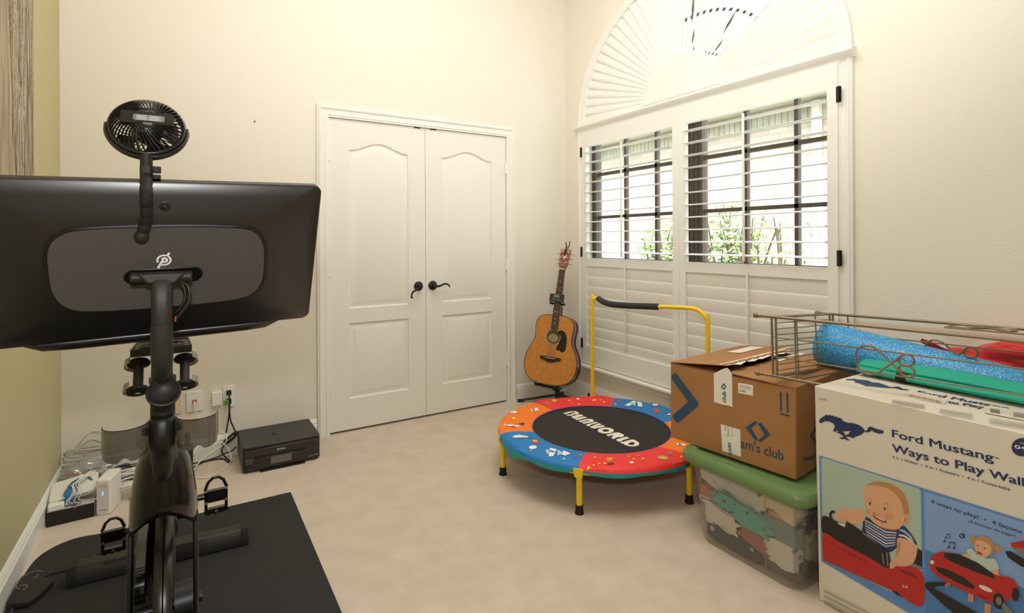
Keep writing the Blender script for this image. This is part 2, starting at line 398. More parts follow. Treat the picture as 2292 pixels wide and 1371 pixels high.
# ---- window casing, cornice, sill
m = MB()
outl = [(WY0+.004, WZ0)] + [(WC + (EA+.004)*math.cos(math.pi*i/48), WZ1 + (EB+.004)*math.sin(math.pi*i/48)) for i in range(49)] + [(WY1-.004, WZ0)]
frame_sweep(m, outl, [(-.012, .001), (-.012, .020), (0, .020), (.006, .016), (.024, .016), (.030, .021), (.040, .023), (.046, .018), (.054, .018), (.056, .001)],
            lambda a, b, h: Vector((-h, a, b)))
struct(m.build('trim_2', paint, smooth=25))
m = MB(); cp = [(0, 0), (.022, 0), (.026, .006), (.036, .012), (.046, .024), (.050, .030), (.050, .040), (.040, .046), (0, .046)]
m.prism([(-.0005 - a, -.165, 2.094 + b) for a, b in cp], (0, -2.075, 0)); m.box((-.022, -.236, 2.087), (.06, -2.172, 2.12)); struct(m.build('trim_3', paint, smooth=25))
m = MB(); sp_ = [(0, 0), (.058, 0), (.062, .006), (.062, .016), (.056, .022), (0, .022)]
m.prism([(-.0005 - a, -.178, .255 + b) for a, b in sp_], (0, -2.06, 0))
ap = [(0, 0), (.010, 0), (.018, .010), (.013, .018), (.013, .050), (0, .050)]
m.prism([(-.0005 - a, -.19, .2045 + b) for a, b in ap], (0, -2.04, 0)); m.box((-.0005, WY1, .255), (.14, WY0, WZ0))
struct(m.build('trim_4', paint, smooth=25))

# ---- plantation shutter panels
XS = -.002
def shutter(name, y0, y1, label, hinge_y):
    """panel between y0 (left, larger) and y1; frame 28 mm thick"""
    root = thing(name, label, 'window shutter', (0, (y0 + y1) / 2, WZ0))
    sw = .0505; a, b = y0 - sw, y1 + sw; xf, xb = XS - .026, XS + .004; Z0, Z1 = WZ0 + .003, 2.085
    f = MB()
    f.prism([(xf, y0, Z0), (xf, y1, Z0), (xf, y1, Z1), (xf, y0, Z1)], (xb - xf, 0, 0),
            [[(xf, a, .425), (xf, b, .425), (xf, b, 1.040), (xf, a, 1.040)], [(xf, a, 1.103), (xf, b, 1.103), (xf, b, 1.963), (xf, a, 1.963)]])
    f.build('shutter_frame', shut, root, bevel=.0015)
    def louver(z, ang):
        l = MB(); n = 10; c = .043; th = .0048
        pts = []
        for k in range(2 * n):
            t = 2 * math.pi * k / (2 * n); px, pz = c * math.cos(t), th * math.sin(t) * (1 if True else 1)
            pts.append((px * math.cos(ang) - pz * math.sin(ang), px * math.sin(ang) + pz * math.cos(ang)))
        l.prism([(-.011 + p, a - .001, z + q) for p, q in pts], (0, (b - a) + .002, 0))
        l.build('louver', shut, root, smooth=40)
    for k in range(11): louver(1.151 + k * .0766, math.radians(4))
    for k in range(8): louver(.455 + k * .0775, math.radians(97))
    ym = (y0 + y1) / 2
    for z0, z1, x in ((1.12, 1.935, -.059), (.465, 1.066, -.030)):
        r = MB(); r.box((x - .010, ym - .0065, z0), (x, ym + .0065, z1)); r.build('tilt_rod', shut, root, bevel=.003)
    hq = MB(); hq.tube([(xf-.001, ym + .010*math.cos(t), 1.963 + .022*math.sin(t)) for t in [math.pi*i/10 for i in range(11)]], .0015, 5); hq.build('rod_notch', shut, root)
    for z in (1.93, 1.150, .437):
        h = MB(); h.cyl((xf - .004, hinge_y, z - .038), (xf - .004, hinge_y, z + .038), .0065, n=10)
        h.box((xf - .002, hinge_y - .012, z - .037), (xf - .0005, hinge_y + .012, z + .037)); h.build('hinge', bronze, root)
shutter('window_shutter', WY0 - .002, WC + .001, 'left louvered white window shutter beside the guitar corner', WY0 + .004)
shutter('window_shutter', WC - .001, WY1 + .002, 'right louvered white window shutter above the cardboard boxes', WY1 - .004)

# ---- sunburst arch shutter
root = thing('arch_shutter', 'white sunburst fan shutter filling the arch above the window', 'window shutter', (0, WC, WZ1))
hub = MB(); he = lambda a, k, x: Vector((x, WC + EA*k*math.cos(a), WZ1 + .012 + EB*k*math.sin(a)))
hub.prism([he(math.pi*i/40, .318, -.024) for i in range(41)], (.024, 0, 0)); hub.build('hub_panel', shut, root, bevel=.002)
rim = MB(); rim.loft([[he(math.pi*i/60, k, x) for k, x in ((1.0, .004), (1.0, -.014), (.985, -.014), (.985, .004))] for i in range(61)]); rim.box((-.014, WY0-.004, WZ1), (.004, WY1+.004, WZ1+.014))
rim.build('arch_rim', shut, root)
NB = 38
for i in range(NB):
    a0 = math.pi * i / NB; a1 = math.pi * (i + 1) / NB; am = (a0 + a1) / 2; deg = math.degrees(am)
    l = MB(); tilt = 14 if (deg < 88 or deg > 146) else -27
    rings = []
    for k in (.305, .985):
        c = he(am, k, -.004); wid = (he(a1, k, 0) - he(a0, k, 0)).length * .56
        tn = (he(am + .01, k, 0) - he(am - .01, k, 0)).normalized(); tt = math.radians(tilt)
        d1 = tn * math.cos(tt) + Vector((1, 0, 0)) * math.sin(tt); d2 = Vector((1, 0, 0)) * math.cos(tt) - tn * math.sin(tt)
        rings.append([c + d1 * (wid * math.cos(q)) + d2 * (.0045 * math.sin(q)) for q in [2*math.pi*j/12 for j in range(12)]])
    l.loft(rings); l.build('louver', shut, root, smooth=40)

# ================================================================ OUTSIDE
GZ = -.45
soil = mat('garden_ground', '#8b8066', 0.95, var='#6f7a4c', vscale=3)
m = MB(); m.box((.3, -14, GZ - .1), (16, 16, GZ)); o = struct(m.build('floor_outside', soil))
root = thing('brick_house', 'neighbouring pale brick house seen through the open shutter louvers', 'house', (5.2, 0, GZ))
m = MB(); m.box((5, -9, GZ), (5.4, 14, 3.25)); m.build('brick_wall', brick, root)
sold = mat('soldier_course', '#c9c4bf', 0.9, var='#b1aca7', vscale=6)
m = MB()
for k in range(150): m.box((4.985, -6 + k*.1, 2.93), (5.0, -6 + k*.1 + .086, 3.20))
m.build('soldier_course', sold, root)
eave = mat('soffit_board', '#dcdad6', 0.7)
m = MB()
for k in range(7): m.box((4.52 + k*.07, -9, 3.25), (4.52 + k*.07 + .064, 14, 3.27))
m.box((4.46, -9, 3.2), (4.52, 14, 3.42)); m.build('soffit', eave, root)
m = MB(); m.prism([(4.38, -9, 3.42), (8, -9, 5.2), (8, -9, 3.42)], (0, 23, 0)); m.build('roof', mat('roof_shingle', '#77726c', 0.95, bump=.5, bscale=20), root)
m = MB(); m.box((4.90, .585, GZ), (4.985, .70, 3.2)); m.build('downspout', mat('downspout_white', '#f1efe9', 0.5), root, bevel=.01)
leafm = [mat('leaf_green', '#5f7a3c', 0.6, var='#8a9c5a', vscale=5), mat('leaf_pale', '#8ea06a', 0.6)]
bark = mat('bark', '#6d5b4a', 0.9)
def shrub(label, cx, cy, h, rad, n, sparse, mt, seed):
    R = random.Random(seed); root = thing('shrub', label, 'shrub', (cx, cy, GZ), 'shrubs outside the window')
    st = MB(); lf = MB()
    tips = []
    for i in range(16):
        a = R.uniform(0, 6.28); rr = rad * R.uniform(.3, 1); top = Vector((cx + rr*math.cos(a)*.5, cy + rr*math.sin(a), GZ + h * R.uniform(.7, 1.0)))
        mid = Vector((cx, cy, GZ + h*.4)).lerp(top, .5) + Vector((0, R.uniform(-.1, .1), 0))
        st.tube(spl([(cx, cy, GZ), mid, top], 4), [.02 - .0018*k for k in range(9)], 5); tips += [mid, top]
    for i in range(n):
        if sparse: b = R.choice(tips); p = b + Vector((R.gauss(0, .12), R.gauss(0, .16), R.gauss(0, .16)))
        else:
            a = R.uniform(0, 6.28); q = R.random() ** .5; p = Vector((cx + rad*.6*q*math.cos(a), cy + rad*q*math.sin(a), GZ + h*(1 - (q ** 2) * R.random() * .5) * R.uniform(.15, 1)))
        d = Vector((R.gauss(0, 1), R.gauss(0, 1), R.gauss(0, 1))).normalized(); e = d.orthogonal().normalized(); s = R.uniform(.035, .075)
        lf.add([p, p + d*s*.6 + e*s*.35, p + d*s*1.3, p + d*s*.6 - e*s*.35], [(0, 1, 2, 3)])
    st.build('stem', bark, root); lf.build('foliage', mt, root, fix=False)
p = D_(1495, 545, 6.9); shrub('dense green shrub outside, behind the shutter centre', p.x, p.y, 2.05, .50, 3600, False, leafm[0], 3)
p = D_(1640, 545, 6.2); shrub('leafy green shrub outside, behind the right shutter', p.x, p.y, 2.15, .46, 3200, False, leafm[0], 4)
p = D_(1712, 540, 4.9); shrub('sparse twiggy pale vine outside, rightmost in the window', p.x, p.y, 1.9, .30, 380, True, leafm[1], 5)

# ================================================================ THINGS ON THE WALLS
# wheat picture
art = mat('wheat_print', '#b5a687', 0.7, var='#8d7c60', vscale=5, stretch=(1, 9, .9))
root = thing('canvas_picture', 'canvas picture of tall wheat ears hanging on the olive wall', 'picture', (XL, -1.1, 2.0))
m = MB(); m.box((XL + .001, -.727, 1.1), (XL + .032, -1.65, 2.75)); m.build('canvas', art, root)
m = MB(); R = random.Random(11)
def ribbon(pts, w, k):
    vs = []
    for i, (y, z) in enumerate(pts):
        q = w * math.sin(math.pi * (i + .4) / len(pts)); y = min(-.7275 - q, max(-1.60, y)); vs += [(XL + .0324 + k*.0002, y - q, z), (XL + .0324 + k*.0002, y + q, z)]
    m.add(vs, [(2*i, 2*i+1, 2*i+3, 2*i+2) for i in range(len(pts) - 1)], k % 3)
for i in range(150):
    y = -.74 - R.random()*.34; z = R.uniform(1.2, 2.5); L = R.uniform(.15, .5); A1 = R.uniform(-.02, .02); ph = R.uniform(0, 3)
    ribbon([(y + A1*math.sin(ph + 3*j/12), z + L*j/12) for j in range(13)], R.uniform(.0012, .0045), i % 6)
for i in range(16):
    y = -.75 - R.random()*.32; z = R.uniform(1.5, 2.3); bend = R.uniform(-.03, .03)
    for j in range(14):
        zz = z + j*.030; yy = y + bend*(j/14)**2
        for s_ in (-1, 1): ribbon([(yy + s_*.018*math.sin(t), zz + .022*math.cos(t) + .01) for t in [0, .4, .8, 1.2, 1.6, 1.9]], .0022, (0, 4, 1)[(i + j) % 3])
m.build('wheat_strokes', [mat('wheat_light', '#e4dccb', .7), mat('wheat_mid', '#cbbd9f', .7), mat('wheat_dark', '#75664c', .7)], root)

def plate(name, label, cat, x0, x1, z0, z1, mt=white, th=.007):
    root = thing(name, label, cat, ((x0 + x1)/2, 0, (z0 + z1)/2)); m = MB()
    m.box((x0, -.0005, z0), (x1, -th, z1)); m.build('cover', mt, root, bevel=.002); return root
cream = mat('cream_plastic', '#e6d3ab', .4)
pl = plate('wall_plate', 'beige blank wall plate half hidden behind the bike post', 'wall plate', -2.772, -2.708, .283, .403, cream)
pl = plate('network_plate', 'white wall plate with red network jack and white cord', 'wall plate', -2.682, -2.603, .283, .397)
m = MB(); m.box((-2.652, -.0072, .334), (-2.632, -.012, .350)); m.build('jack', mat('jack_red', '#c3402f', .5), pl)
m = MB(); m.box((-2.647, -.010, .322), (-2.637, -.022, .343)); m.build('plug', white, pl)
m = MB(); m.cyl((-2.642, -.006, .387), (-2.642, -.0085, .387), .0025); m.build('screw', mat('steel', '#b9b6ae', .3, metal=1), pl)
pl = plate('square_box', 'small plain white square box between the two wall plates', 'wall box', -2.556, -2.505, .302, .378, white, .022)
pl = plate('power_outlet', 'white outlet plate with two black plugs, nearest the door', 'power outlet', -2.500, -2.441, .280, .402)
for z in (.368, .318):
    m = MB(); m.box((-2.486, -.0072, z - .017), (-2.455, -.010, z + .017)); m.build('socket', white, pl, bevel=.004)
pl = plate('cable_plate', 'low white cable slot plate behind the tinted bottle holder', 'wall plate', -2.682, -2.622, .175, .246, cream)
m = MB(); m.box((-2.672, -.0072, .229), (-2.630, -.009, .234)); m.build('slot', dark, pl)
m = MB(); m.cyl((-2.326, 0, 1.959), (-2.326, -.008, 1.959), .004); tag(m.build('nail', bronze), 'tiny dark nail in the cream wall above the screen', 'nail')

# ================================================================ EXERCISE BIKE on its mat
BX, BY = -2.725, -2.2
brz = math.atan2(.032, 1.15)
bike = thing('exercise_bike', 'black exercise bike with big screen facing away, on black mat', 'exercise bike', (BX, BY, .006), None, brz)
BM = Matrix.Translation((BX, BY, .006)) @ Matrix.Rotation(brz, 4, 'Z')      # local x right, y towards the rider, z up
frm = mat('bike_frame', '#141312', .42, spec=.4)
frm2 = mat('bike_matte', '#23211f', .5)
fabricg = mat('speaker_cloth', '#5f5a5a', .9, bump=.6, bscale=900, var='#55504f', vscale=400)
steel = mat('bright_steel', '#c9c9cb', .22, metal=1)
# mat under the bike
fm = mat('exercise_mat', '#232120', .85, bump=.5, bscale=500)
m = MB()
oy0, oy1 = -2.95, -.70
ol = [(-2.245, oy0), (-2.245, oy1), (-2.62, -.700), (-2.90, -.690), (-2.99, -.672), (-3.08, -.66), (-3.15, -.70), (-3.19, -.78), (-3.207, -.95), (-3.207, oy0)]
ol = [ol[0]] + [(p.x, p.y) for p in [Vector((ol[1][0], ol[1][1], 0))] + spl([(x, y, 0) for x, y in ol[2:-1]], 6)] + [ol[-1]]
m.prism([(x, y, .0005) for x, y in ol], (0, 0, .006))
tag(m.build('exercise_mat', fm, bevel=.001), 'thin black rubber mat lying under the exercise bike', 'mat')
# screen: plane through C, tilted back 29 degrees
SC = Vector((-2.727, -2.19, 1.2)); ty, tt = math.radians(2.6), math.radians(29)
sr = Vector((math.cos(ty), math.sin(ty), 0)); sn0 = Vector((math.sin(ty), -math.cos(ty), 0)); su = Vector((0, 0, 1)) * math.cos(tt) + sn0 * math.sin(tt); snn = sr.cross(su)  # normal towards photographer
if snn.y > 0: snn = -snn
ro = math.radians(1.65); sr, su = sr * math.cos(ro) + su * math.sin(ro), su * math.cos(ro) - sr * math.sin(ro)
sp3 = lambda a, b, c=0: SC + sr * a + su * b + snn * c
def rr3(w, h, r, c, ox=0, oy=0, n=8): return [sp3(a + ox, b + oy, c) for a, b in rrect(w, h, r, n)]
shell = mat('screen_shell', '#121113', .34, spec=.9)
m = MB()
m.loft([rr3(.60, .35, .016, -.020), rr3(.612, .362, .018, -.016), rr3(.614, .364, .018, -.002), rr3(.606, .356, .018, .002), rr3(.56, .31, .03, .008), rr3(.50, .25, .06, .020), rr3(.43, .19, .075, .026)])
scr = m.build('screen', shell, bike, smooth=40)
m = MB(); m.loft([rr3(.588, .338, .01, -.0205), rr3(.588, .338, .01, -.022)]); m.build('display', blackg, scr)
# sound bar bulge along the lower edge
m = MB(); prof = []
for k in range(13):
    a = k / 12; x = -.27 + .50 * a; e = math.sqrt(max(0, 1 - (2*a - 1) ** 8)) * .999 + .001
    prof.append([sp3(x + .02, -.180 - .003 + (-.024*e) * math.cos(t) * (1 if math.cos(t) > 0 else .3), -.012 + .016*e*math.sin(t)) for t in [2*math.pi*j/12 for j in range(12)]])
m.loft(prof); m.build('sound_bar', shell, scr, smooth=50)
# grey cloth panel: traced oblong with large corner radii
inset = [(-.205, .060), (-.185, .090), (-.14, .104), (0, .108), (.14, .104), (.185, .090), (.205, .055), (.209, 0), (.205, -.045), (.185, -.075), (.14, -.089), (0, -.094), (-.14, -.090), (-.185, -.077), (-.205, -.045), (-.209, 0)]
inset = [(p.x*.890 + .007, p.y*.955 - .003) for p in spl([(a, b, 0) for a, b in inset], 5, True)]
m = MB()
m.loft([[sp3(a*k + .0, b*k, c) for a, b in inset] for k, c in ((1.03, .010), (1.03, .0285), (1.0, .030), (.985, .0295))])
m.build('panel_rim', black, scr, smooth=40)
m = MB(); slot = [(a + .004, b - .013) for a, b in rrect(.136, .034, .017, 10)]
m.face([sp3(a*.985, b*.985, .0305) for a, b in inset], [[sp3(a, b, .0305) for a, b in slot]])
m.build('cloth_panel', fabricg, scr)
m = MB(); m.loft([[sp3(a + .004, b - .013, c) for a, b in rrect(w, h, h/2, 10)] for w, h, c in ((.138, .036, .031), (.134, .033, .032), (.128, .027, .020), (.122, .023, .012))]); m.build('arm_recess', blackg, scr, smooth=50)
m = MB(); m.lathe([(.0, 0), (.0095, 0), (.0095, .001), (.008, .0015), (.0078, 0), (0, 0)], sp3(.008, .138, .0165), snn + su*.3, 24); m.lathe([(0, 0), (.004, 0), (.003, .001), (0, .001)], sp3(.008, .138, .017), snn + su*.3, 12); m.build('lock_port', black, scr, smooth=30)
# logo: open ring with a slanted P inside, white
m = MB(); lg = lambda x, y: sp3(.0035 + x*.001, .024 + y*.001, .0312)
def stroke(pts, w):
    P = [Vector((p[0], p[1])) for p in pts]; L = []; Rr = []
    for i, p in enumerate(P):
        d = (P[min(i+1, len(P)-1)] - P[max(i-1, 0)]).normalized(); n = Vector((-d.y, d.x)) * w / 2; L.append(p + n); Rr.append(p - n)
    m.add([lg(q.x, q.y) for q in L + Rr], [(i, i+1, len(P)+i+1, len(P)+i) for i in range(len(P)-1)])
arc = lambda cx, cy, r, a0, a1, n=24: [(cx + r*math.cos(math.radians(a0 + (a1-a0)*k/n)), cy + r*math.sin(math.radians(a0 + (a1-a0)*k/n))) for k in range(n+1)]
stroke(arc(0, 0, 11.2, 48, -128, 30), 3.6); stroke(arc(0, 0, 11.2, 205, 62, 24), 3.6)
stroke([(5.5, 9), (9.5, 17)], 4.2)
stroke([(-10.5, -18), (-1.0, 2.0)], 4.4); stroke(arc(.5, 0, 4.6, 150, -110, 20), 4.0)
m.build('logo', mat('logo_white', '#ffffff', .6), scr)
# screen arm: Y-shaped head, cylinder, tapering down to a point
A0 = sp3(.004, -.026, .040); AX = lambda v, c=0: None
ax_y = -2.262
m = MB()
m.loft([[Vector((-2.7255 + a*w, ax_y + b*d + sh, z)) for a, b in rrect(2, 2, .7, 5)] for w, d, z, sh in
        ((.016, .010, 1.176, .01), (.0180, .014, 1.160, .0), (.0178, .017, 1.120, .0), (.0178, .018, 1.082, .0), (.0176, .0176, 1.0805, .0), (.0188, .019, 1.079, 0), (.0190, .020, 1.02, .004), (.0180, .019, .998, .008), (.0150, .016, .980, .014), (.010, .011, .968, .020), (.003, .003, .961, .026))])
m.build('screen_arm', frm2, bike, smooth=40)
m = MB(); c = Vector((-2.7255, ax_y, 1.165))
m.loft([[c + Vector((x, y + yy, z)) for x, yy, z in pts] for y, pts in ((-.006, [(-.040, 0, .016), (.040, 0, .016), (.022, 0, -.004), (-.022, 0, -.004)]), (.012, [(-.044, 0, .016), (.044, 0, .016), (.024, 0, -.008), (-.024, 0, -.008)]))])
m.cyl(c + Vector((-.052, .012, .008)), c + Vector((.052, .012, .008)), .011, n=16)
m.build('arm_head', frm2, bike, bevel=.003)
m = MB(); m.tube(spl([c + Vector(p) for p in ((.028, .01, .0), (.044, .004, -.012), (.046, .002, -.040), (.030, .004, -.066), (.016, .008, -.078))], 6), .0036, 8)
m.tube(spl([c + Vector(p) for p in ((.022, .012, .0), (.036, .006, -.010), (.039, .004, -.038), (.026, .006, -.060), (.014, .010, -.070))], 6), .0030, 8); m.build('arm_cable', black, bike, smooth=60)
m = MB(); m.box((-2.704, ax_y - .008, 1.085), (-2.7015, ax_y + .006, 1.095)); m.build('red_mark', mat('red_mark', '#a83224', .5), bike)
# handlebar post, clamp, knob dish, lower stem
m = MB(); m.cyl((-2.7275, -2.165, .78), (-2.7275, -2.165, .955), .0225, n=28); m.cyl((-2.7275, -2.165, .947), (-2.7275, -2.165, .957), .0245, n=28); m.build('handlebar_post', frm2, bike, smooth=40)
m = MB(); kc = Vector((-2.7245, -2.225, .932)); kn = Vector((.05, -.80, .60))
m.lathe([(0, -.010), (.010, -.010), (.012, -.002), (.026, .004), (.0305, .012), (.0300, .017), (.0275, .018), (.020, .008), (.010, .004), (.0, .0035)], kc, kn, 40); m.build('adjustment_knob', frm2, bike, smooth=50)
m = MB()
m.loft([[Vector((-2.7275 + a*w, -2.185 + b*d, z)) for a, b in rrect(2, 2, .8, 6)] for w, d, z in ((.020, .028, .880), (.0235, .034, .872), (.0240, .036, .835), (.0225, .034, .815), (.0205, .032, .812), (.0195, .030, .780), (.0175, .028, .762), (.013, .022, .752))])
m.build('post_clamp', frm, bike, smooth=40)
m = MB(); m.box((-2.752, -2.200, .850), (-2.700, -2.190, .866)); m.cyl((-2.757, -2.195, .848), (-2.757, -2.195, .862), .006, n=12); m.cyl((-2.699, -2.195, .848), (-2.699, -2.195, .862), .006, n=12); m.build('holder_bracket', black, bike)
tint = thinmat('tinted_plastic', '#77736a', .34, .08, .3)
for sx in (-1, 1):      # tinted bottle holders: open half cups with a notch at the bottom
    m = MB(); cx = -2.7275 + sx * .0625; cy = -2.195; n = 22
    def edge(t):    # t 0..1 along the half circle, z of top and bottom
        a = math.pi * (1 + t); return cx + .0385 * math.cos(a), cy + .046 * math.sin(a) + .01
    rings = []
    for k in range(n + 1):
        t = k / n; x, y = edge(t); zt = .874; zb = .822 - .012 * (math.sin(math.pi*t)) ** .5 if True else 0
        if .42 < t < .60: zb += .010 * math.sin(math.pi * (t - .42) / .18)
        rings.append([Vector((x, y, zt)), Vector((x, y, (zt+zb)/2)), Vector((x, y, zb))])
    vs = [p for r in rings for p in r]; fs = []
    for k in range(n):
        for j in range(2): fs.append((3*k + j, 3*k + 3 + j, 3*k + 4 + j, 3*k + 1 + j))
    m.add(vs, fs); o = m.build('bottle_holder', tint, bike, smooth=60, fix=2)
    e = MB(); e.tube([r[0] for r in rings], .0009, 6); e.tube([rings[0 if sx < 0 else n][0], rings[0 if sx < 0 else n][2]], .0009, 6); e.build('holder_rim', black, o)
    h = MB(); h.cyl((-2.7275 + sx*.0255, -2.195, .855), (-2.7275 + sx*.016, -2.190, .855), .0075, n=12); h.build('holder_mount', black, bike)
m = MB(); ringp = [(-.0035*math.cos(t), .0055*math.sin(t)) for t in [2*math.pi*k/20 for k in range(20)]]
m.tube([(-2.7275 + a, -2.2225, .856 + b) for a, b in ringp], .0007, 5, closed=True); m.build('clamp_logo', mat('dim_print', '#5c5852', .5), bike)
# glossy shell over the flywheel
m = MB(); SH = []
shp = [(.815, .016, -2.155, .03), (.797, .030, -2.165, .05), (.778, .042, -2.172, .07), (.752, .051, -2.180, .09), (.71, .059, -2.190, .11), (.67, .0635, -2.196, .12), (.63, .066, -2.196, .13), (.60, .067, -2.192, .14)]
n = 28; rings = []
for z, w, y, d in shp:
    ring = []
    for k in range(n + 1):
        a = math.pi * k / n; zz = z
        if z < .78:   # arched mouth of the shell
            zz = z + .072 * ((.78 - z) / .18) ** 2 * math.sin(a) ** 2
        ring.append(Vector((-2.7285 - w*math.cos(a), y + d - d*max(math.sin(a), 0)**.9, zz)))
    rings.append(ring)
vs = [p for r in rings for p in r]; N1 = n + 1; fs = [(i*N1 + j, i*N1 + j + 1, (i+1)*N1 + j + 1, (i+1)*N1 + j) for i in range(len(rings)-1) for j in range(n)]
m.add(vs, fs); o = m.build('flywheel_shell', mat('smoked_shell', '#0d0c0a', .16, coat=.12, spec=.35), bike, smooth=80, fix=2)
sol = o.modifiers.new('thick', 'SOLIDIFY'); sol.thickness = .003; sol.offset = -1
# fork legs
for sx in (-1, 1):
    m = MB(); m.loft([[Vector((-2.7285 + sx*x + a*w, y + b*d, z)) for a, b in rrect(2, 2, .6, 4)] for x, w, y, d, z in ((.060, .005, -2.09, .020, .62), (.0605, .0055, -2.11, .024, .56), (.0605, .005, -2.13, .026, .45), (.0605, .005, -2.125, .028, .20), (.060, .006, -2.125, .030, .05))]); m.build('fork_leg', frm, bike, smooth=50)
# flywheel
fc = Vector((-2.7285, -2.02, .385))
m = MB(); m.lathe([(.03, -.014), (.16, -.010), (.19, -.016), (.215, -.017), (.218, -.012), (.218, -.0015), (.214, 0), (.218, .0015), (.218, .012), (.215, .017), (.19, .016), (.16, .010), (.03, .014)], fc, (1, 0, 0), 72)
m.build('flywheel', mat('flywheel_metal', '#2e2b27', .3, metal=.5), bike, smooth=35)
m = MB(); m.cyl(fc - Vector((.075, 0, 0)), fc + Vector((.075, 0, 0)), .012, n=16); m.cyl(fc + Vector((.018, 0, 0)), fc + Vector((.055, 0, 0)), .045, n=28); m.build('flywheel_axle', black, bike, smooth=40)
# brake unit above the wheel, with cable
m = MB(); m.box((-2.750, -1.86, .56), (-2.707, -1.72, .64)); m.box((-2.765, -1.80, .30), (-2.745, -1.74, .60)); m.build('brake_unit', black, bike, bevel=.006)
m = MB(); m.tube(spl([(-2.72, -2.15, .76), (-2.735, -2.145, .725), (-2.75, -2.15, .70), (-2.742, -2.16, .68), (-2.722, -2.155, .70), (-2.716, -2.14, .67), (-2.736, -1.96, .60), (-2.745, -1.85, .58)], 6), .0028, 6); m.build('brake_cable', black, bike, smooth=60)
# main frame: down tube, seat tube, belt guard, base beam, stabilisers
m = MB()
m.tube([(-2.7285, -2.12, .77), (-2.733, -1.95, .68), (-2.742, -1.62, .44)], [.026, .030, .036], 14)
m.tube([(-2.742, -1.62, .40), (-2.750, -1.40, .70)], [.034, .026], 14)
m.tube([(-2.742, -1.66, .40), (-2.756, -1.30, .16), (-2.758, -1.06, .06)], [.036, .032, .030], 14)
m.tube([(-2.7285, -2.06, .10), (-2.742, -1.66, .38)], [.022, .03], 12)
m.build('frame', frm, bike, smooth=50)
m = MB(); m.tube([(-2.727, -2.12, .045), (-2.757, -1.07, .045)], .028, 12, flat=.9); m.build('base_beam', frm, bike, smooth=50)
m = MB(); m.prism([(-2.790, -1.62 + .13*math.cos(t) if math.cos(t) > 0 else -1.62 + .40*math.cos(t), .43 + (.13 if math.cos(t) > 0 else .11)*math.sin(t)) for t in [2*math.pi*k/40 for k in range(40)]], (.022, 0, 0)); m.build('belt_guard', blackg, bike, bevel=.004)
def stab(x0, x1, y, w, h, nm):
    m = MB(); ex = Vector(x1) - Vector(x0); e = ex.normalized(); p = Vector(x0); r0 = [(-w/2, 0), (-w/2, h*.55), (-w*.32, h), (w*.32, h), (w/2, h*.55), (w/2, 0)]
    sd = Vector((-e.y, e.x, 0)); m.prism([p + sd * a + Vector((0, 0, b)) for a, b in r0], ex)
    o = m.build(nm, frm2, bike, bevel=.004)
    for q, s in ((Vector(x0), 1), (Vector(x1), -1)):
        c = MB(); c.prism([q - e*s*.004 + sd * a*1.06 + Vector((0, 0, b*1.04 + (.001 if b > 0 else -.002))) for a, b in r0], e * s * .028); c.build('end_cap', rubber, o, bevel=.003)
stab((-3.045, -1.022, .008), (-2.470, -1.058, .008), 0, .085, .062, 'rear_stabilizer')
stab((-2.99, -2.162, .008), (-2.46, -2.178, .008), 0, .085, .062, 'front_stabilizer')
# seat post, seat, handlebars
m = MB(); m.tube([(-2.748, -1.47, .60), (-2.753, -1.33, .90)], [.022, .022], 12, flat=.7); m.build('seat_post', frm2, bike, smooth=50)
m = MB(); m.tube([(-2.75, -1.44, .935), (-2.754, -1.18, .935)], .018, 10); m.build('seat_slider', black, bike)
m = MB(); m.loft([[Vector((-2.752 + a*w, y, .985 + b*h)) for a, b in rrect(2, 2, .9, 5)] for y, w, h in ((-1.56, .012, .012), (-1.54, .022, .02), (-1.44, .03, .025), (-1.36, .07, .03), (-1.28, .085, .032), (-1.24, .07, .025))]); m.build('seat', rubber, bike, smooth=60)
m = MB(); m.tube([(-2.7275, -2.165, .94), (-2.730, -2.09, 1.02), (-2.732, -2.02, 1.06)], .018, 10)
m.tube(spl([(-2.60, -1.78, 1.10), (-2.56, -1.86, 1.08), (-2.57, -1.99, 1.06), (-2.66, -2.03, 1.05), (-2.80, -2.03, 1.05), (-2.89, -1.98, 1.06), (-2.90, -1.86, 1.08), (-2.86, -1.78, 1.10)], 6), .014, 10); m.build('handlebar', rubber, bike, smooth=60)
